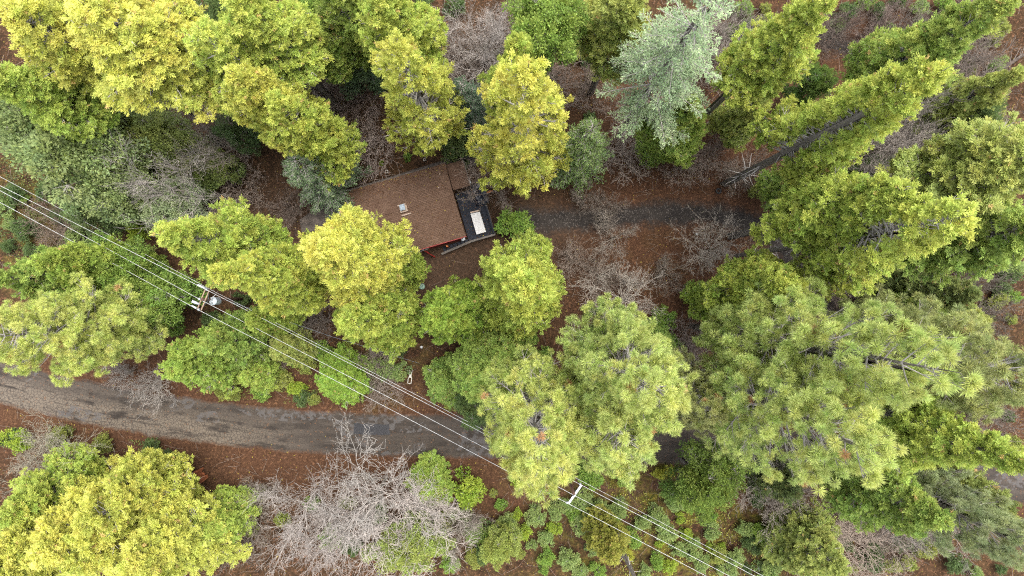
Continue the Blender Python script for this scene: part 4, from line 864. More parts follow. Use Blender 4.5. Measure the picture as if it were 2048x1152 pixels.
# low shrubs: pixel, radius in pixels, colour word
SC_ = {'sage': ((.22, .30, .115), .25), 'green': ((.18, .30, .06), .2), 'lime': ((.26, .36, .045), .35), 'olive': ((.21, .24, .07), .4), 'dark': ((.085, .135, .052), .1), 'yellow': ((.36, .35, .05), .6)}
SHRUBS = [
 (485, 690, 24, 'green'), (530, 720, 24, 'olive'), (585, 715, 22, 'green'), (590, 780, 18, 'lime'), (520, 785, 20, 'green'), (625, 800, 14, 'olive'), (730, 770, 18, 'green'), (700, 720, 16, 'lime'), (640, 700, 20, 'green'), (555, 610, 18, 'green'), (480, 600, 16, 'dark'), (690, 690, 14, 'olive'),
 (1150, 1030, 17, 'green'), (1190, 1100, 16, 'sage'), (1110, 1060, 14, 'lime'), (1285, 1050, 18, 'sage'), (1380, 1010, 18, 'green'), (1390, 1090, 16, 'sage'), (1455, 1140, 18, 'sage'), (1290, 1145, 16, 'sage'), (1160, 1145, 18, 'sage'), (1240, 1095, 15, 'sage'), (1530, 1100, 16, 'olive'), (1580, 1110, 16, 'sage'),
 (1420, 1035, 16, 'green'), (1340, 985, 15, 'olive'), (920, 1030, 18, 'green'), (950, 1120, 20, 'olive'), (900, 1130, 20, 'green'), (1000, 1010, 13, 'green'), (760, 1030, 18, 'green'), (690, 1010, 16, 'olive'), (620, 1010, 16, 'green'), (560, 1040, 15, 'olive'), (820, 1050, 20, 'green'), (740, 1110, 20, 'lime'), (500, 1060, 16, 'olive'),
 (1180, 620, 14, 'dark'), (1640, 500, 16, 'green'), (1600, 620, 16, 'olive'), (1490, 650, 16, 'green'), (1550, 660, 18, 'olive'), (1790, 640, 22, 'dark'), (1700, 660, 16, 'dark'), (1900, 160, 20, 'olive'), (1850, 260, 20, 'dark'), (2020, 280, 22, 'dark'), (1760, 20, 18, 'dark'), (860, 100, 18, 'dark'), (1000, 110, 18, 'dark'), (1180, 110, 18, 'dark'),
 (1184, 956, 26, 'green'), (1252, 948, 27, 'green'), (935, 988, 36, 'lime'), (1045, 965, 18, 'lime'), (1033, 1030, 13, 'lime'), (1014, 1044, 18, 'sage'), (958, 1059, 18, 'sage'), (992, 1068, 17, 'green'),
 (1048, 1066, 18, 'lime'), (1071, 1036, 22, 'sage'), (1093, 1078, 18, 'sage'), (1062, 1091, 11, 'sage'), (1112, 1027, 18, 'sage'), (1166, 1002, 23, 'sage'), (1134, 1012, 17, 'sage'), (1207, 1021, 21, 'sage'),
 (1243, 1021, 19, 'sage'), (1170, 1052, 26, 'sage'), (1225, 1050, 20, 'green'), (1207, 1083, 18, 'sage'), (1269, 1081, 19, 'green'), (1139, 1122, 24, 'sage'), (1089, 1143, 10, 'green'), (1196, 1142, 17, 'green'),
 (1322, 1038, 22, 'sage'), (1336, 1068, 21, 'sage'), (1350, 1008, 20, 'sage'), (1362, 1036, 11, 'lime'), (1317, 1127, 17, 'green'), (1341, 1134, 16, 'lime'), (1362, 1102, 16, 'sage'), (1321, 1088, 9, 'lime'),
 (1040, 1107, 12, 'olive'), (986, 987, 9, 'olive'), (1376, 1070, 12, 'lime'), (1400, 1122, 21, 'sage'), (1437, 1112, 20, 'olive'), (1474, 1117, 20, 'sage'), (1445, 1092, 8, 'lime'), (1420, 1096, 8, 'lime'),
 (1493, 1062, 19, 'sage'), (1498, 1087, 9, 'lime'), (1522, 1070, 21, 'green'), (1563, 1084, 24, 'sage'), (1548, 1132, 19, 'sage'), (1604, 1131, 22, 'green'), (1642, 1103, 18, 'lime'), (1427, 1062, 18, 'sage'),
 (1026, 450, 38, 'green'), (1328, 642, 28, 'green'), (1344, 690, 26, 'green'), (1390, 575, 18, 'green'), (1318, 950, 14, 'yellow'), (1340, 942, 12, 'yellow'), (1206, 928, 12, 'yellow'), (1258, 1112, 12, 'yellow'),
 (440, 745, 20, 'lime'), (560, 760, 22, 'olive'), (600, 690, 18, 'lime'), (555, 660, 24, 'olive'), (505, 740, 22, 'lime'), (610, 730, 20, 'olive'), (795, 745, 20, 'sage'), (760, 735, 24, 'sage'), (470, 790, 14, 'olive'),
 (860, 745, 16, 'olive'), (900, 805, 16, 'olive'), (1520, 380, 18, 'olive'), (1500, 260, 16, 'olive'), (1660, 540, 16, 'green'), (1770, 590, 18, 'green'), (1720, 620, 16, 'olive'), (1850, 640, 22, 'green'),
 (1180, 235, 14, 'dark'), (815, 312, 9, 'green'), (762, 326, 5, 'lime'), (120, 430, 22, 'dark'), (40, 460, 22, 'dark'), (180, 420, 24, 'dark'), (230, 445, 20, 'sage'), (270, 455, 26, 'lime'), (90, 380, 24, 'dark'),
 (20, 385, 22, 'dark'), (150, 480, 24, 'sage'), (60, 500, 18, 'dark'), (230, 500, 18, 'dark'), (310, 530, 22, 'green'), (340, 650, 22, 'green'), (420, 640, 20, 'dark'), (300, 890, 16, 'dark'), (335, 915, 16, 'dark'), (20, 880, 26, 'lime'),
 (110, 890, 22, 'olive'), (200, 890, 20, 'olive'), (480, 985, 14, 'lime'), (520, 990, 13, 'olive'), (700, 1095, 22, 'dark'), (660, 1080, 24, 'green'), (880, 1050, 24, 'olive'), (870, 1090, 24, 'lime'), (430, 270, 20, 'dark'), (400, 300, 20, 'dark'),
 (300, 200, 22, 'dark'), (250, 240, 22, 'dark'), (60, 175, 26, 'dark'), (360, 160, 22, 'dark'), (575, 120, 20, 'dark'), (680, 70, 22, 'dark'), (930, 330, 10, 'dark'), (1500, 50, 20, 'dark'), (1700, 20, 20, 'dark'), (1530, 40, 18, 'olive'),
 (1620, 400, 14, 'olive'), (1760, 300, 18, 'dark'), (1900, 310, 20, 'dark'), (1960, 330, 22, 'dark'), (1940, 130, 20, 'olive'), (2000, 190, 20, 'olive'), (1840, 560, 18, 'dark'), (1640, 950, 20, 'dark'), (1690, 960, 18, 'dark'),
 (1570, 1040, 18, 'dark'), (1520, 1000, 18, 'dark'), (1670, 1090, 20, 'sage'), (1860, 1100, 22, 'olive'), (1920, 1130, 22, 'dark'), (1820, 1130, 18, 'olive'), (2020, 560, 22, 'dark'), (2000, 600, 20, 'olive'), (1420, 660, 18, 'dark'), (1060, 680, 18, 'green'),
 (1090, 720, 20, 'green'), (820, 660, 12, 'dark'), (800, 700, 12, 'dark'), (540, 510, 14, 'dark'),
]
_g = random.Random(12)
for x0, x1, y0, y1, step in ((1480, 2048, 6, 60, 52), (1900, 2048, 70, 320, 50), (1985, 2048, 500, 660, 44), (1985, 2048, 790, 900, 44), (1500, 2048, 1090, 1150, 50), (10, 70, 400, 520, 44), (10, 130, 880, 900, 44), (860, 1230, 8, 60, 60), (1090, 1230, 100, 190, 55), (440, 800, 790, 806, 52), (960, 1140, 1070, 1140, 44)):
    for bx in range(int(x0), int(x1), step):
        for by in range(int(y0), int(y1), step):
            if _g.random() < .8:
                SHRUBS.append((bx + _g.randint(-14, 14), by + _g.randint(-10, 10), _g.randint(9, 23), _g.choice(('olive', 'dark', 'green', 'sage', 'olive', 'dark'))))
LANDMARKS = [("the cabin", 820, 420), ("the white hot tub cover", 956, 447), ("the transformer pole", 407, 597), ("the white crossarm pole", 1147, 986), ("the white frame", 820, 757), ("the green tank lids", 826, 577), ("the driveway bend", 1530, 465),
             ("the rotten log", 372, 962), ("the dark road patch", 743, 858), ("the long bare trunk", 1500, 330), ("the round dark green tree", 1432, 985), ("the left pines", 120, 660), ("the two huge right-hand pines", 1650, 790), ("the dense green lower right cedar", 1770, 1010),
             ("the large pale leafless tree", 720, 975), ("the silver conifer", 1370, 110), ("the dirt track", 1700, 90), ("the top-left yellow cedars", 230, 80), ("the twin yellow cedars", 550, 230), ("the whitish leafless tree", 235, 345),
             ("the dark leaning stem", 1255, 1118), ("the wires' lower end", 1470, 1140), ("the thin pale pine", 2030, 1090), ("the dull olive pine", 1980, 730), ("the largest right-hand cedar", 1780, 480), ("the bottom-left yellow cedars", 180, 1020), ("the red-leaf clearing", 1320, 500), ("the middle pine", 1250, 760), ("the lower wires at left", 60, 440)]
def where(px, py):
    nm, lx, ly = min(LANDMARKS, key=lambda q: (q[1] - px) ** 2 + (q[2] - py) ** 2)
    a = math.degrees(math.atan2(-(py - ly), px - lx)) % 360
    return ("right of", "above right of", "above", "above left of", "left of", "below left of", "below", "below right of")[int((a + 22.5) // 45) % 8] + " " + nm
CW = {'sage': 'grey-green', 'green': 'mid green', 'lime': 'bright lime', 'olive': 'olive green', 'dark': 'dark green', 'yellow': 'yellowish'}
lab = {}
for i, (px, py, r, c) in enumerate(SHRUBS):
    size = 'tiny' if r < 10 else 'small' if r < 16 else 'bushy' if r < 22 else 'broad'
    lab.setdefault(f"{size} {CW[c]} shrub {where(px, py)}", []).append(i)
NUM = ['first', 'second', 'third', 'fourth', 'fifth', 'sixth', 'seventh', 'eighth', 'ninth', 'tenth', 'eleventh', 'twelfth', 'thirteenth', 'fourteenth']
LAB = {}
for k, ids in lab.items():
    ids.sort(key=lambda i: SHRUBS[i][0])
    for j, i in enumerate(ids):
        if len(ids) == 1: LAB[i] = k
        elif len(ids) == 2: LAB[i] = ('left-hand ', 'right-hand ')[j] + k
        elif j == 0: LAB[i] = 'leftmost ' + k
        elif j == len(ids) - 1: LAB[i] = 'rightmost ' + k
        else: LAB[i] = NUM[j] + ' from left ' + k
for i, (px, py, r, c) in enumerate(SHRUBS):
    R = r / 18.0 * 1.02; h = R * 1.35 + .2
    plant('bush', (px, py), h, 0.0, R, SC_[c][0], SC_[c][1], LAB[i])

# dark leaning stem at the bottom edge
def leaning_stem():
    a = P(1238, 1092, 0); m = MB(); top = P(1285, 1190, 9)
    pts = [a.lerp(top, t) + Vector((.12 * math.sin(t * 4), 0, 0)) for t in np.linspace(0, 1, 10)]
    root = empty("dead_tree", a); tag(root, "dark bare leaning stem rising out of the frame at the bottom edge", "tree")
    m.v = []; m.tube([p - a for p in pts], [.30 * (1 - .6 * t) for t in np.linspace(0, 1, 10)], 10); m.build("trunk", M_BARK, root, smooth=True)
    s = MB(); g = random.Random(5)
    for k in range(14):
        p = pts[2 + k % 7] - a; an = g.uniform(0, 6.28); d = Vector((math.cos(an), math.sin(an), .3)) * g.uniform(.5, 1.3)
        s.tube([p, p + d], [.035, .012], 5)
    s.build("branches", M_TWIG, root)
leaning_stem()

# dead side limbs on the long bare trunk
def dead_limbs(tree, h, zlo, zhi, n, seed):
    g = random.Random(seed)
    for k in range(n):
        m = MB(); z = g.uniform(zlo, zhi); an = g.uniform(0, 6.28); L = g.uniform(.7, 2.4); p = Vector((0, 0, z)); pts = [p]
        d = Vector((math.cos(an), math.sin(an), g.uniform(-.3, .3)))
        for q in range(4):
            d = (d + Vector((g.uniform(-.3, .3), g.uniform(-.3, .3), g.uniform(-.2, .2)))).normalized(); pts.append(pts[-1] + d * L / 4)
        m.tube(pts, [.05, .042, .034, .024, .012], 5); m.build("dead_limb", M_TWIG, tree)
for T, root in PLANTS:
    if T in ((1876, 145), (1922, 435), (1745, 902)): dead_limbs(root, 40, 4, 22, 30, int(T[0]))

# ------------------------------------------------------------------ cabin and deck
def cabin():
    ze = 3.5; zr = 4.6
    A, B, C, D = P(687, 384, ze), P(889, 329, ze), P(933, 470, ze), P(726, 533, ze)
    ex = ((B - A) + (C - D)).normalized(); ey = Vector((-ex.y, ex.x, 0))
    ctr = (A + B + C + D) / 4; Lx = ((B - A).length + (C - D).length) / 2; Ly = ((A - D).length + (B - C).length) / 2
    rz = math.atan2(ex.y, ex.x); o = Vector((ctr.x, ctr.y, 0))
    root = empty("cabin", o, rz)
    tag(root, "brown shingled cabin with red walls half hidden under a golden cedar", "house")
    hx, hy = Lx / 2, Ly / 2
    w_ = MB(); t = .14; ix, iy = hx - .38, hy - .06
    w_.hexa([(-ix, -iy, 0), (ix, -iy, 0), (ix, iy, 0), (-ix, iy, 0)], [(-ix, -iy, ze - .05), (ix, -iy, ze - .05), (ix, iy, ze - .05), (-ix, iy, ze - .05)])
    for s in (-1, 1): w_.hexa([(s * ix - .05, -iy, ze - .05), (s * ix + .05, -iy, ze - .05), (s * ix + .05, iy, ze - .05), (s * ix - .05, iy, ze - .05)], [(s * ix - .05, -.1, zr - .2), (s * ix + .05, -.1, zr - .2), (s * ix + .05, .1, zr - .2), (s * ix - .05, .1, zr - .2)])
    w_.build("wall", M_RED, root)
    ridge = hy * .12
    for nm, y0, y1 in (("roof", -hy, ridge), ("roof", hy, ridge)):
        m = MB(); nx = 2
        a = [(-hx, y0, ze), (hx, y0, ze), (hx, y1, zr), (-hx, y1, zr)]
        if y0 > y1: a = [a[1], a[0], a[3], a[2]]
        m.hexa(a, [(x, y, z + t) for x, y, z in a])
        r = m.build(nm, M_SHINGLE, root)
        if y0 < 0: front = r
    m = MB(); m.bar((-hx - .02, ridge, zr + .155), (hx + .02, ridge, zr + .155), .34, .05); m.build("ridge_cap", M_SHINGLE, root)
    m = MB(); m.box((0, -hy - .05, ze + .0), Lx + .1, .08, .12); m.build("gutter", M_RED, root)
    m = MB(); m.box((0, hy + .09, ze + .02), Lx + .1, .14, .12); m.build("gutter", M_CONC, root)
    inv = lambda p: Vector(((p - o).dot(ex), (p - o).dot(ey), p.z))
    # chimney
    c = inv(P(806, 417, zr + .5)); zc = zr
    f = MB(); f.box((c.x, c.y, zc + .12), .80, .70, .32); f.box((c.x + .1, c.y - .62, zc + .02), 1.0, .14, .22); f.box((c.x - .1, c.y + .48, zc + .02), .9, .12, .3)
    ch = f.build("chimney", M_STONE, root, bevel=.02)
    f = MB(); f.box((c.x, c.y + .1, zc + .5), .44, .52, .5); f.build("flue", M_GREYWOOD, ch, bevel=.02)
    f = MB(); f.box((c.x, c.y + .1, zc + .78), .54, .62, .06); f.box((c.x, c.y + .1, zc + .835), .36, .44, .05); f.build("chimney_cap", M_STEEL, ch, bevel=.015)
    # lower porch roof beyond the right gable
    q = [inv(P(893, 330, 2.9)), inv(P(926, 321, 2.9)), inv(P(940, 371, 2.9)), inv(P(906, 381, 2.9))]
    m = MB(); x0 = hx + .03; x1 = max(p.x for p in q); yt = hy - .02; yb = min(q[2].y, q[3].y)
    a = [(x0, yb, 2.85), (x1, yb, 2.75), (x1, yt, 2.75), (x0, yt, 2.85)]
    m.hexa(a, [(x, y, z + .12) for x, y, z in a]); m.build("porch_roof", M_SHINGLE, root)
    for yy in (yb + .15, yt - .15):
        m = MB(); m.box((x1 - .15, yy, 1.37), .12, .12, 2.74); m.build("porch_post", M_GREYWOOD, root)
    m = MB(); m.box((x1 + .04, (yb + yt) / 2, 2.78), .06, yt - yb, .14); m.build("porch_fascia", M_GREYWOOD, root)
    # vent pipes
    for px, py in ((880, 349), (878, 376)):
        p = inv(P(px, py, 4.4)); m = MB(); m.lathe((p.x, p.y, 3.9), [(.05, 0), (.05, .75), (.07, .75), (.07, .8)], 10); m.build("vent_pipe", M_STONE, root)
    # windows and door on the front and right walls
    for x in (-hx * .5, hx * .1):
        m = MB(); m.box((x, -iy - .03, 1.9), 1.3, .05, 1.1); wn = m.build("window", M_BLACK, root)
        f = MB()
        for dx, dz, sx, sz in ((0, .6, 1.46, .09), (0, -.6, 1.46, .09), (-.69, 0, .09, 1.1), (.69, 0, .09, 1.1)): f.box((x + dx, -iy - .05, 1.9 + dz), sx, .07, sz)
        f.build("window_frame", M_WHITE, wn)
    m = MB(); m.box((ix + .03, -hy * .25, 2.1), .05, .95, 2.0); d = m.build("door", M_GREYWOOD, root)
    m = MB(); m.box((ix + .09, -hy * .25 - .35, 2.1), .06, .05, .12); m.build("handle", M_STEEL, d)
    # slab along the back
    s = MB(); pts = [P(600, 440, 0), P(682, 384, 0), P(898, 318, 0), P(950, 306, 0), P(958, 330, 0), P(890, 345, 0), P(700, 405, 0), P(640, 460, 0), P(605, 466, 0)]
    s.add([(p.x, p.y, .0) for p in pts] + [(p.x, p.y, .22) for p in pts], [tuple(range(len(pts) * 2 - 1, len(pts) - 1, -1))] + [(i, (i + 1) % len(pts), len(pts) + (i + 1) % len(pts), len(pts) + i) for i in range(len(pts))])
    sl_ = s.build("walkway", M_CONC); sl_["kind"] = "structure"
    return root, o, ex, ey, hx, hy, inv
CAB, CO, CX, CY, HX, HY, INV = cabin()

def deck():
    zd = 1.05; rz = math.atan2(CX.y, CX.x)
    root = empty("deck", CO, rz); tag(root, "dark wet timber deck on the right side of the cabin, with steps along the front", "deck")
    tr = INV(P(990, 468, zd)); x1 = tr.x; y0 = tr.y; x0 = HX + .05
    tp = INV(P(965, 372, zd)); y1 = tp.y
    m = MB(); g = random.Random(2); n = int((x1 - x0) / .145)
    for k in range(n):
        x = x0 + (k + .5) * (x1 - x0) / n; m.box((x, (y0 + y1) / 2, zd - .02 + g.uniform(-.004, .004)), (x1 - x0) / n - .012, y1 - y0, .04)
    m.build("decking", M_DECK, root)
    f = MB(); f.box(((x0 + x1) / 2, y0 - .03, zd - .2), x1 - x0, .05, .3); f.box((x1 + .03, (y0 + y1) / 2, zd - .2), .05, y1 - y0 + .1, .3); f.build("fascia", M_GREYWOOD, root)
    # low rails: right side and front (front rail runs on beside the steps)
    lx = INV(P(883, 508, .8)).x; yl = INV(P(883, 508, .8)).y
    for (a, b) in (((x1 - .08, y0 + .1), (x1 - .08, y1)),):
        m = MB(); m.bar((a[0], a[1], zd + .92), (b[0], b[1], zd + .92), .14, .05); m.bar((a[0], a[1], zd + .5), (b[0], b[1], zd + .5), .05, .09); m.build("railing", M_DECK, root)
    m = MB(); yf = y0 - .12
    m.bar((lx, yl, .72), (x0 + .2, yf, zd + .80), .24, .07); m.bar((x0 + .2, yf, zd + .80), (x1, yf, zd + .84), .20, .07); m.bar((lx, yl, .3), (x0 + .2, yf, zd + .35), .05, .12); m.build("railing", M_GREYWOOD, root)
    for x in np.linspace(x0 + .3, x1 - .1, 4):
        m = MB(); m.box((x, yf, (zd + .8) / 2), .1, .1, zd + .78); m.build("post", M_GREYWOOD, root)
    for x, yy, zz in ((lx + .12, yl + .01, .68), ((lx + x0 + .2) / 2, (yl + yf) / 2, 1.1)):
        m = MB(); m.box((x, yy, zz / 2), .1, .1, zz); m.build("post", M_GREYWOOD, root)
    # steps
    wall_y = -HY - .1; n = 7
    for k in range(n):
        x = x0 - .05 - (k + .5) * (x0 - lx) * .92 / n; z = zd * (1 - (k + .6) / (n + .3))
        ye = yl + (yf - yl) * (x - lx) / (x0 - lx) + .16; m = MB(); m.box((x, (wall_y + ye) / 2, z), (x0 - lx) * .92 / n - .09, abs(wall_y - ye), .05); m.build("step", M_DECK, root)
    p = INV(P(895, 493, 1.2)); m = MB(); m.box((p.x, p.y, .95), .17, .17, 1.9); m.build("newel_post", M_ORANGE, root)
    p = INV(P(855, 505, 1.2)); m = MB(); m.bar((p.x - .1, -HY - .2, 2.4), (p.x + .55, -HY - .95, .1), .12, .12); m.build("brace", M_RED, root)
    return zd, x0, x1, y0, y1
ZD, DX0, DX1, DY0, DY1 = deck()

def at_cabin(px, py, z): p = P(px, py, z); return p

def hot_tub():
    z0 = ZD + .005; zt = z0 + .85
    c = [P(941, 427.5, zt), P(959.5, 423.5, zt), P(972, 463.5, zt), P(953, 469, zt)]
    ctr = sum(c, Vector()) / 4; ctr.z = z0
    root = empty("hot_tub", ctr); tag(root, "long white covered tub standing on the dark deck", "hot tub")
    loc = [q - ctr for q in c]; ins = lambda f, z: [(q.x * f, q.y * f, z) for q in loc]
    m = MB(); m.hexa(ins(.95, 0), ins(.95, .74)); m.build("cabinet", M_GREYWOOD, root)
    # three cover panels with fold ribs along the length
    for k in range(3):
        t0, t1 = k / 3 + .0015, (k + 1) / 3 - .0015
        b = [loc[0].lerp(loc[1], t0), loc[0].lerp(loc[1], t1), loc[3].lerp(loc[2], t1), loc[3].lerp(loc[2], t0)]
        m = MB(); m.hexa([(q.x, q.y, .745) for q in b], [(q.x, q.y, .85 + (.012 if k == 1 else 0)) for q in b]); m.build("cover", M_WHITE, root, bevel=.008)
    e = MB(); a, b = loc[0], loc[1]; up = (loc[0] - loc[3]).normalized() * .14
    e.bar(Vector((a.x, a.y, .80)) + up, Vector((b.x, b.y, .80)) + up, .14, .1); e.build("cover_lifter", M_ORANGE if False else M_STONE, root)
hot_tub()

def small_things():
    # tarpaulin heap on the deck
    g = np.random.default_rng(4)
    c = P(960, 388, ZD); a = P(948, 368, ZD) - c; n = 18
    m = MB(); ux = Vector((CX.x, CX.y, 0)); uy = Vector((CY.x, CY.y, 0)); vs = []; fs = []
    for i in range(n):
        for j in range(n):
            u, v = i / (n - 1) * 2 - 1, j / (n - 1) * 2 - 1
            h = max(0, 1 - max(abs(u), abs(v)) ** 3) * (.35 + .12 * math.sin(u * 5 + v * 3) + .10 * math.sin(v * 9 - u * 4)) + .012
            p = ux * u * .75 + uy * v * 1.25; vs.append((p.x, p.y, h))
    for i in range(n - 1):
        for j in range(n - 1): fs.append((i * n + j, (i + 1) * n + j, (i + 1) * n + j + 1, i * n + j + 1))
    m.add(vs, fs); o = m.build("tarpaulin", M_TARP, smooth=True); o.location = c; tag(o, "crumpled blue-black tarpaulin heaped on the upper end of the deck", "tarp")
    s = o.modifiers.new("thick", 'SOLIDIFY'); s.thickness = .012
    # orange plank
    a, b = P(965, 388.5, .5), P(988.5, 380, .5); m = MB(); m.bar(a, b, .20, .07); o = m.build("timber_plank", M_ORANGE, bevel=.01, origin=(a + b) / 2); tag(o, "orange timber plank propped beside the deck's upper right corner", "plank")
    m = MB()
    for q in (a, b): m.box((q.x, q.y, .24), .18, .18, .44, .4)
    o = m.build("plank_rest", M_GREYWOOD, origin=((a + b) / 2).xy.to_3d()); tag(o, "grey timber blocks carrying the orange plank", "blocks")
    # folding chair by the porch
    c = P(937, 364, ZD + .45); c.z = ZD; r = empty("garden_chair", c, .5); tag(r, "pale blue-white garden chair at the edge of the porch roof", "chair")
    m = MB(); m.box((0, 0, .42), .46, .46, .05); m.build("seat", M_GALV, r, bevel=.01)
    m = MB(); m.hexa([(-.23, .21, .44), (.23, .21, .44), (.23, .25, .44), (-.23, .25, .44)], [(-.23, .38, .92), (.23, .38, .92), (.23, .42, .92), (-.23, .42, .92)]); m.build("backrest", M_GALV, r)
    for x in (-.2, .2):
        for y in (-.2, .2): m = MB(); m.box((x, y, .2), .045, .045, .4); m.build("leg", M_STEEL, r)
    # white box beside the steps
    c = P(926, 477, ZD + .3); c.z = ZD; r = empty("storage_box", c, math.atan2(CX.y, CX.x)); tag(r, "small white box on the deck at the head of the steps", "box")
    m = MB(); m.box((0, 0, .14), .36, .42, .28); m.build("box_body", M_WHITE, r, bevel=.02)
    m = MB(); m.box((0, 0, .305), .40, .46, .045); m.build("lid", M_GALV, r, bevel=.015)
    # septic lids
    for px, py, rr, lb in ((844, 573, .32, "round sage green tank lid touching the bright green cedar"), (808, 582, .32, "round sage green tank lid half under the lime cedar, beside the white stake")):
        c = P(px, py, .2); c.z = .06; r = empty("tank_lid", c); tag(r, lb, "lid", "round green tank lids")
        m = MB(); m.lathe((0, 0, 0), [(rr, 0), (rr, .14), (rr * .96, .17), (rr * .86, .18), (.02, .2)], 28); m.build("cover", M_LID, r, smooth=False)
        m = MB(); m.lathe((0, 0, .196), [(.10, 0), (.10, .02), (.08, .03)], 14)
        for k in range(6): a = k * 1.047; m.lathe((rr * .9 * math.cos(a), rr * .9 * math.sin(a), .175), [(.022, 0), (.022, .02)], 8)
        m.build("bolts", M_LID, r)
    # white stake
    a, b = P(822, 595, .25), P(826, 606, .25); m = MB(); m.tube([a, b], .045, 10); o = m.build("plastic_pipe", M_WHITE, origin=(a + b) / 2); tag(o, "short white pipe lying in the gap between the two lime cedars", "pipe")
    o.location.z = .25
    # white frame with forked end
    c = P(820, 757, .2); c.z = .16; r = empty("hand_truck", c, math.radians(-8)); tag(r, "white rectangular frame with forked end lying on red leaves", "hand truck")
    m = MB()
    for x in (-.19, .19): m.tube([(x, -.55, .06), (x, .12, .06)], .045, 10)
    for y in (-.55, .12): m.tube([(-.19, y, .06), (.19, y, .06)], .045, 10)
    m.build("frame", M_IVORY, r, smooth=True)
    m = MB(); m.hexa([(-.16, .14, .03), (.16, .14, .03), (.10, .48, .03), (-.10, .48, .03)], [(-.16, .14, .09), (.16, .14, .09), (.10, .48, .09), (-.10, .48, .09)]); m.build("plate", M_IVORY, r, bevel=.01)
    for s in (-1, 1):
        m = MB(); m.tube([(s * .08, .46, .06), (s * .11, .72, .10), (s * .14, .92, .16)], [.04, .035, .03], 8); m.build("handle", M_IVORY, r)
    # rings / tyres
    def ring(px, py, R, rr, mat, nm, lb, cat):
        c = P(px, py, .2); c.z = .13 + rr; m = MB(); n1, n2 = 28, 10; vs = []; fs = []
        for i in range(n1):
            for j in range(n2):
                a, b = 2 * math.pi * i / n1, 2 * math.pi * j / n2; q = R + rr * math.cos(b); vs.append((q * math.cos(a), q * math.sin(a), rr * math.sin(b)))
        for i in range(n1):
            for j in range(n2): fs.append((i * n2 + j, ((i + 1) % n1) * n2 + j, ((i + 1) % n1) * n2 + (j + 1) % n2, i * n2 + (j + 1) % n2))
        m.add(vs, fs); o = m.build(nm, mat, smooth=True); o.location = c; tag(o, lb, cat)
    ring(773, 343, .15, .035, M_IVORY, "hose_ring", "pale ring on dark ground just above the cabin's back edge", "ring")
    ring(849, 319, .14, .03, M_IVORY, "hose_ring", "pale ring at the back slab under the open yellow cedar's limbs", "ring")
    ring(1437, 382, .24, .09, M_BLACK, "tyre", "black tyre on red leaves below the foot of the long bare trunk", "tyre")
    # pale stones
    for px, py, rr, lb in ((1379, 297, .13, "white round stone above the long bare trunk's foot"), (1393, 468, .14, "white round stone in red leaves below the driveway"), (1315, 1077, .15, "white round stone under the wires in the clearing"), (1517, 1136, .14, "white round stone at the bottom edge right of the wires"),
                       (806, 684, .15, "pale round stone below the lime cedar's lower right edge"), (843, 694, .15, "pale round stone at the left foot of the bright green cedar"), (1348, 982, .10, "small pale stone on the mossy clearing left of the round dark tree")):
        c = P(px, py, .15); c.z = .15 + rr * .5; g2 = random.Random(px); m = MB(); vs = []; n1, n2 = 14, 8
        pr = [(rr * math.sin(math.pi * (j + .02) / (n2 - .96)) * (1), rr * .75 * -math.cos(math.pi * (j + .02) / (n2 - .96))) for j in range(n2)]
        m.lathe((0, 0, 0), pr, n1); m.v = [(x * (1 + .12 * math.sin(3 * z / rr + px)), y * (1 + .1 * math.cos(4 * x / rr)), z) for x, y, z in m.v]
        o = m.build("pale_stone", M_WHITE, smooth=True); o.location = c; tag(o, lb, "stone", "pale round stones")
    # rotten log
    a, b = P(338, 990, .4), P(403, 950, .4); d = (b - a); L = d.length; d.normalize(); nrm = Vector((-d.y, d.x, 0)); gg = random.Random(8)
    root = empty("fallen_log", (a + b) / 2); root.location.z = .1; tag(root, "rotten split reddish log beside the bottom-left yellow cedars", "log")
    m = MB(); n1, n2 = 22, 16; vs = []; fs = []
    for i in range(n1):
        u = i / (n1 - 1)
        for j in range(n2):
            th = math.pi * (-.08 + 1.16 * j / (n2 - 1)); rr = (.85 - .15 * u) * (1 + .10 * gg.uniform(-1, 1))
            ext = (gg.uniform(-.1, .9) if i == n1 - 1 else gg.uniform(-.4, .1) if i == 0 else 0)
            p = d * ((u - .5) * L + ext) + nrm * (rr * math.cos(th)); vs.append((p.x, p.y, .1 + .8 * (1 - math.sin(th)) * 1.0 * rr + .05))
    for i in range(n1 - 1):
        for j in range(n2 - 1): fs.append((i * n2 + j, (i + 1) * n2 + j, (i + 1) * n2 + j + 1, i * n2 + j + 1))
    m.add(vs, fs); s = m.build("hollow_shell", M_LOG, root); md = s.modifiers.new("thick", 'SOLIDIFY'); md.thickness = .16; md.material_offset = 0
    m = MB()
    for k in range(9):
        u = gg.uniform(-.45, .4); q = d * u * L + nrm * gg.uniform(-.4, .4); m.tube([(q.x, q.y, .25), (q.x + d.x * 1.2, q.y + d.y * 1.2, .3 + gg.uniform(0, .15))], [.06, .02], 5)
    m.build("splinters", M_LOG, root)
    # pale dead branches lying over the log
    m = MB(); c0 = P(345, 985, 2.0)
    for k in range(13):
        an = math.radians(gg.uniform(-5, 75)); L2 = gg.uniform(2.0, 4.2); p = Vector((gg.uniform(-.3, .3), gg.uniform(-.5, .3), gg.uniform(-.3, .3))); pts = [p]; dd = Vector((math.cos(an), math.sin(an), .05))
        for q in range(5): dd = (dd + Vector((gg.uniform(-.12, .12), gg.uniform(-.12, .12), gg.uniform(-.08, .05)))).normalized(); pts.append(pts[-1] + dd * L2 / 5)
        m.tube(pts, [.05, .045, .038, .03, .02, .01], 6)
    o = m.build("dead_branch", M_TWIG); o.location = c0; o.color = (1.2, 1.15, 1.1, 1); tag(o, "fan of pale dead branches lying over the rotten log", "branch")
small_things()

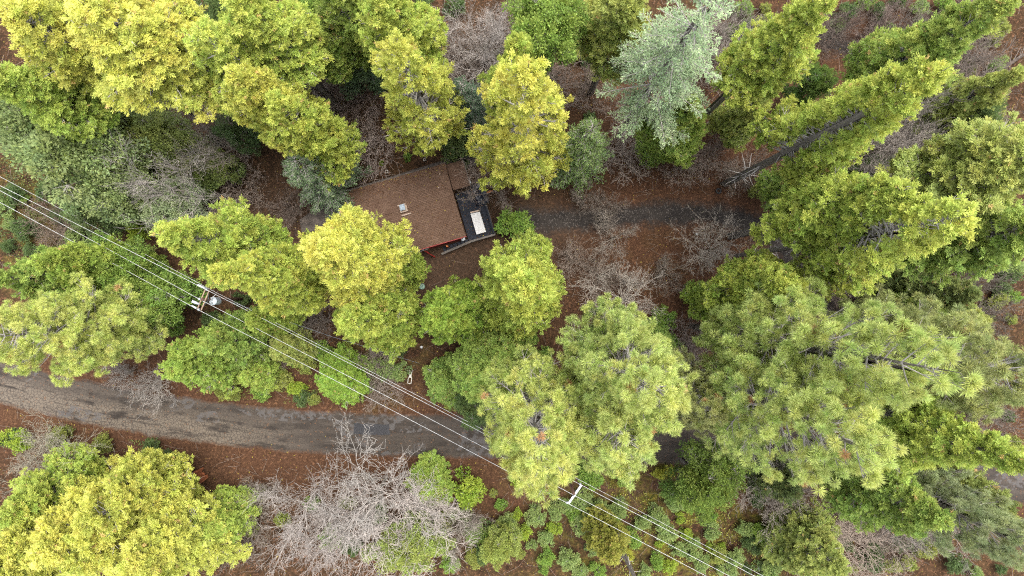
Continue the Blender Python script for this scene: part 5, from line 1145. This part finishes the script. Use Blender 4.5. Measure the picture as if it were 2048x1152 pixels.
def fallen(p, q, r, lb, seed):
    a, b = P(*p, .3), P(*q, .3); g = random.Random(seed); root = empty("fallen_log", ((a + b) / 2).xy.to_3d()); tag(root, lb, "log"); m = MB(); c = root.location
    d = (b - a).normalized(); nn = Vector((-d.y, d.x, 0)); ts = np.linspace(0, 1, 12)
    m.tube([a.lerp(b, t) + nn * (.18 * math.sin(t * 5 + seed)) + Vector((0, 0, r * .6)) - c for t in ts], [r * (1 - .5 * t) * g.uniform(.92, 1.08) for t in ts], 12); o = m.build("log_stem", M_BARK, root, smooth=True); o.color = (.35, .31, .29, 1)
    for k in range(9):
        t = g.uniform(.2, .95); s0 = a.lerp(b, t) - c + Vector((0, 0, r)); v = (nn * g.choice((-1, 1)) * g.uniform(.5, 1) + d * g.uniform(.2, .8) + Vector((0, 0, g.uniform(.1, .5)))) * g.uniform(.6, 1.6)
        m = MB(); m.tube([s0, s0 + v * .5 + Vector((0, 0, .05)), s0 + v], [.04, .028, .01], 5); m.build("broken_branch", M_TWIG, root).color = (.5, .46, .43, 1)
fallen((1912, 18), (1985, -14), .32, "dark fallen log at the top edge left of the corner cedar's tip", 1)
fallen((1914, 176), (2050, 110), .34, "dark fallen log slanting up to the right edge below the corner cedar", 2)
fallen((1392, 262), (1465, 205), .22, "thin dark fallen log below the pale silver conifer", 3)
fallen((1640, 560), (1705, 548), .2, "short fallen log lying at the lower end of the driveway", 4)

# ------------------------------------------------------------------ power poles and wires
ZA = 11.0
def insulator(c, parent, s=1.0, d=None):
    m = MB(); m.lathe(c, [(.03 * s, 0), (.05 * s, .02), (.10 * s, .05), (.06 * s, .09), (.09 * s, .12), (.05 * s, .17), (.065 * s, .2), (.03 * s, .24)], 12)
    return m.build("insulator", M_PORC, parent, smooth=True)

def pole(base, name_label, a, b, z, arm_mat, arm_w, double, extra):
    root = empty("utility_pole", base); tag(root, name_label, "utility pole", "utility poles")
    m = MB(); m.tube([(0, 0, -.3), (0, 0, 4), (0, 0, 8), (0, 0, z + .35)], [.19, .175, .155, .135], 14); m.build("pole", M_POLE, root, smooth=True)
    a, b = a - base, b - base; d = (b - a).normalized(); n = Vector((-d.y, d.x, 0))
    for s in ((-1, 1) if double else (1,)):
        q = n * (.19 * s)
        m = MB(); m.bar(a + q, b + q, arm_w, .13); m.build("crossarm", arm_mat, root, bevel=.012)
    for s in (-1, 1):
        m = MB(); p = (a + b) / 2 + d * s * .62 + n * .22; m.bar((p.x, p.y, z - .06), (n.x * .14, n.y * .14, z - .75), .05, .03); m.build("brace", M_STEEL, root)
    return root, a, b, d, n

W1a, W1b = P(415, 579, ZA), P(399, 619, ZA)
b1 = (W1a + W1b) / 2; b1.z = 0
R1, a1, bb1, d1, n1 = pole(b1, "wooden utility pole with wooden crossarm and pale transformer", W1a, W1b, ZA, M_ARMWOOD, .10, True, None)
W2a, W2b = P(1160, 967, ZA), P(1134, 1004, ZA)
b2 = (W2a + W2b) / 2; b2.z = 0
R2, a2, bb2, d2, n2 = pole(b2, "utility pole with a plain white crossarm over the lower clearing", W2a, W2b, ZA, M_WHITEARM, .20, False, None)
up = Vector((0, 0, .08))
L_IN = Vector((-(n1.x), -(n1.y), 0)); wd = (b2 - b1).normalized()
M1 = P(398, 598, ZA + .2); M2 = P(1149, 991, ZA + .3)
for p in (a1, bb1):
    insulator(p + up, R1, 1.5)
    m = MB(); q = p - wd * .30 + Vector((0, 0, .10)); m.tube([q + wd * .02, q - wd * .5 - Vector((0, 0, .02))], .09, 12); m.build("strain_insulator", M_PORC, R1, smooth=True)
m = MB(); q = bb1 + d1 * -.45 - wd * .2; m.tube([q, q - wd * .62 + Vector((0, 0, .35))], [.11, .13], 12); m.build("fuse_cutout", M_PORC, R1, smooth=True)
m = MB(); q = a1 - wd * .2; m.tube([q, q - wd * .75 + Vector((0, 0, .25))], [.10, .10], 12); m.build("fuse_cutout", M_PORC, R1, smooth=True)
insulator(M1 - b1 - Vector((0, 0, .2)), R1, 1.5)
m = MB(); q = M1 - b1; m.tube([q - Vector((0, 0, .1)), (q + wd * .55) * Vector((1, 1, 1)) - Vector((0, 0, .1))], .05, 8); m.build("strain_insulator", M_PORC, R1)
# transformer
tc = P(426, 602, 9.6) - b1
tr_ = MB(); tr_.lathe((tc.x, tc.y, 8.5), [(.34, 0), (.37, .04), (.37, 1.05), (.40, 1.07), (.40, 1.12), (.30, 1.22), (.05, 1.27)], 24); TR = tr_.build("transformer", M_GALV, R1)
m = MB()
for k in (-.6, .5):
    p = (tc.x + .2 * math.cos(k * 3), tc.y + .2 * math.sin(k * 3), 9.72); m.lathe(p, [(.06, 0), (.10, .05), (.06, .1), (.09, .15), (.05, .2), (.03, .3)], 12)
m.build("bushing", M_PORC, TR, smooth=True)
m = MB(); m.bar((tc.x * .9, tc.y * .9, 9.2), (0, 0, 9.2), .12, .3); m.bar((tc.x * .9, tc.y * .9, 8.8), (0, 0, 8.8), .12, .1); m.build("bracket", M_STEEL, TR)
m = MB(); e = P(432, 589, ZA - .4) - b1; m.tube([(tc.x, tc.y, 9.95), ((tc.x + e.x) / 2 - .1, (tc.y + e.y) / 2, 10.5), (e.x, e.y, e.z)], .022, 6); m.build("lead", M_ALU, R1)
m = MB(); e = P(455, 601, 7) - b1; m.tube([(.16, 0, 8.0), (e.x * .6, e.y * .6, 7.9), (e.x, e.y, 7.6)], .05, 8); m.box((.5, .05, 8.0), 1.1, .09, .11); m.build("service_arm", M_POLE, R1)
for p in (a2, bb2): insulator(p + up, R2, 1.4)
m = MB(); q = M2 - b2; m.tube([Vector((q.x * .2, q.y * .2, ZA + .1)), q], .05, 8); m.build("post_insulator_bracket", M_STEEL, R2); insulator(q - Vector((0, 0, .12)), R2, 1.5)

def wire(pts, r, lb, sag=.5, mat=M_ALU):
    m = MB(); out = []; rad = []
    for i in range(len(pts) - 1):
        a, b = pts[i], pts[i + 1]; L = (b - a).length
        for t in np.linspace(0, 1, 24, endpoint=(i == len(pts) - 2)):
            p = a.lerp(b, t); p.z -= 4 * sag * (L / 45) ** 2 * t * (1 - t); out.append(p)
    m.tube(out, r, 6); o = m.build("power_line", mat, smooth=True, origin=pts[1] if len(pts) > 2 else pts[0]); tag(o, lb, "power line", "power lines between the poles")
def thru(p0, a, b, p3): return [p0, a, b, p3]
k = Vector((0, 0, .34))
wire([P(-330, 208, ZA), W1a + k, W2a + k, P(1700, 1254, ZA)], .019, "uppermost thick power line through the tops of both poles' arms")
wire([P(-330, 205, ZA + .3), M1, M2, P(1720, 1290, ZA)], .019, "middle power line passing beside the pole tops")
wire([P(-330, 230, ZA), W1b + k, W2b + k, P(1700, 1306, ZA)], .019, "lowermost power line at the lower ends of the crossarms")
N1, N2 = P(432, 585, 8.6), P(1140, 950, 8.6)
wire([P(-330, 180, 8.2), N1, N2, P(1700, 1244, 8.4)], .016, "neutral wire running close beside the uppermost power line")
wire([P(462, 604, 7.8), P(660, 672, 5.4), P(840, 727, 3.6)], .012, "thin grey service wire sagging from the transformer pole over the mossy patch", .25, M_STEEL)

# ------------------------------------------------------------------ ground scatter
def mat_dry():
    N = NT("dry_leaves"); v = N.attr("vary")
    c = N.mix(v, (.036, .0175, .0095), (.108, .057, .030)); c = N.mix(N.ramp(N.attr("hue"), .93, .95), c, (.24, .19, .035))
    return N.pbsdf(c, .9, spec=.06)
M_DRYLEAF = mat_dry()

def litter(n=70000):
    g = np.random.default_rng(17)
    X = g.uniform(-62, 62, n); Y = g.uniform(-36, 36, n)
    dr = dist_to(RD, X, Y); dd = dist_to(DR, X, Y)
    keep = (g.random(n) < np.where(dr < 2.4, .045 + .25 * np.clip((dr - 1.8) / .6, 0, 1), 1.0)) & (g.random(n) < np.where(dd < 1.6, .25, 1.0))
    c = P(830, 430); keep &= (np.abs((X - c[0]) * CX.x + (Y - c[1]) * CX.y) > 8.5) | (np.abs((X - c[0]) * CY.x + (Y - c[1]) * CY.y) > 5.2)
    X, Y = X[keep], Y[keep]; dr = dr[keep]; dd = dd[keep]; n = len(X)
    flat = np.minimum(np.minimum(dr - 3.6, dd - 2.6), dist_to(TK, X, Y) - 2.6); c = P(830, 430); flat = np.minimum(flat, np.hypot(X - c[0], Y - c[1]) - 11)
    Z = np.clip(flat / 3, 0, 1) * (.16 * nz(X, Y, .8, 2) + .10 * nz(X, Y, 2.1, 5) + .12) + .035 + (dr < 2.9) * .055
    # leaves caught on the cabin's roof and the deck
    q = 1500; lx = g.uniform(-HX, HX, q); ly = np.where(g.random(q) < .45, HY - np.abs(g.normal(0, .7, q)), g.uniform(-HY, HY, q)); ly = np.clip(ly, -HY, HY); rd = HY * .12
    lz = np.where(ly < rd, 3.5 + 1.1 * (ly + HY) / (rd + HY), 3.5 + 1.1 * (HY - ly) / (HY - rd)) + .165
    dxx, dyy = g.uniform(DX0, DX1, 160), g.uniform(DY0, DY1, 160)
    lx = np.concatenate([lx, dxx]); ly = np.concatenate([ly, dyy]); lz = np.concatenate([lz, np.full(160, ZD + .025)])
    X = np.concatenate([X, CO.x + CX.x * lx + CY.x * ly]); Y = np.concatenate([Y, CO.y + CX.y * lx + CY.y * ly]); Z = np.concatenate([Z, lz]); n = len(X)
    a = g.uniform(0, 6.283, n); d = np.stack([np.cos(a), np.sin(a), g.normal(0, .25, n)], -1)
    ln = g.uniform(.07, .17, n)
    V = place_kites(np.stack([X, Y, Z], -1), d, np.array([0, 0, 1.]) + g.normal(0, .35, (n, 3)), ln, ln * .7)
    o = link("leaf_litter", leaf_mesh("leaf_litter", V, M_DRYLEAF, np.zeros(n), g.random(n), g.random(n)))
    tag(o, "dry brown leaves scattered over the ground and road edges", "fallen leaves", kind="stuff")
litter()

def sticks(n=5200):
    g = np.random.default_rng(23)
    X = g.uniform(-62, 62, n); Y = g.uniform(-36, 36, n); dr = dist_to(RD, X, Y); dd = dist_to(DR, X, Y)
    c = P(830, 430); k = (dr > 3.1) & (dd > 2.2) & ((np.abs((X - c[0]) * CX.x + (Y - c[1]) * CX.y) > 9) | (np.abs((X - c[0]) * CY.x + (Y - c[1]) * CY.y) > 5.6)); X, Y = X[k], Y[k]; n = len(X)
    a = g.uniform(0, 6.283, n); L = g.uniform(.3, 1.6, n) ; z = .2 + g.random(n) * .12
    p0 = np.stack([X, Y, z], -1); p1 = p0 + np.stack([np.cos(a) * L, np.sin(a) * L, g.normal(0, .08, n)], -1); p2 = p1 + np.stack([np.cos(a + .4) * L * .5, np.sin(a + .4) * L * .5, g.normal(0, .08, n)], -1)
    me = seg_mesh("fallen_twigs", np.vstack([p0, p1]), np.vstack([p1, p2]), np.concatenate([np.full(n, .018), np.full(n, .013)]), np.concatenate([np.full(n, .013), np.full(n, .006)]), M_TWIG)
    o = link("fallen_twigs", me); o.color = (.62, .52, .45, 1); tag(o, "thin fallen twigs strewn over the leaf litter", "twigs", kind="stuff")
sticks()

def cover():
    """low leafy ground cover: ivy-dark at left, yellow-green in the lower clearing"""
    g = np.random.default_rng(29); Vs = []; T = []; H = []
    def patch(px, py, r, n, warm):
        c = P(px, py); a = g.uniform(0, 6.283, n); q = r * np.sqrt(g.random(n)); X, Y = c[0] + q * np.cos(a), c[1] + q * np.sin(a)
        k = (nz(X, Y, 1.3, 3) + .4 * nz(X, Y, 3.5, 8) > -.05) & (dist_to(RD, X, Y) > 3.0); X, Y = X[k], Y[k]; n = len(X)
        an = g.uniform(0, 6.283, n); ln = g.uniform(.08, .2, n)
        Vs.append(place_kites(np.stack([X, Y, .22 + .2 * g.random(n)], -1), np.stack([np.cos(an), np.sin(an), g.normal(.2, .3, n)], -1), np.array([0, 0, 1.]) + g.normal(0, .4, (n, 3)), ln, ln * .55)); T.append(np.clip(warm + g.normal(0, .2, n), 0, 1))
    for q in ((60, 410, 6, 5000, .05), (150, 470, 6, 4000, .05), (770, 725, 2.2, 1500, .15), (1290, 1095, 4.5, 1500, .8), (1420, 1090, 5, 1300, .7), (1330, 945, 2.8, 900, .9), (1520, 1115, 3.5, 700, .6), (300, 905, 3, 1500, .1), (470, 770, 4, 1200, .3), (560, 740, 4, 1200, .3), (1250, 1000, 3, 350, .8), (120, 880, 3, 1200, .2), (1960, 350, 5, 1500, .05), (300, 230, 7, 3500, .05)):
        patch(*q)
    V = np.vstack(Vs); t = np.concatenate(T); n = len(t)
    o = link("ground_cover", leaf_mesh("ground_cover", V, M_LEAF, t, g.random(n), g.random(n))); o.color = (.085, .125, .045, .9)
    tag(o, "low leafy ground cover in patches on the forest floor", "ground cover", kind="stuff")
cover()
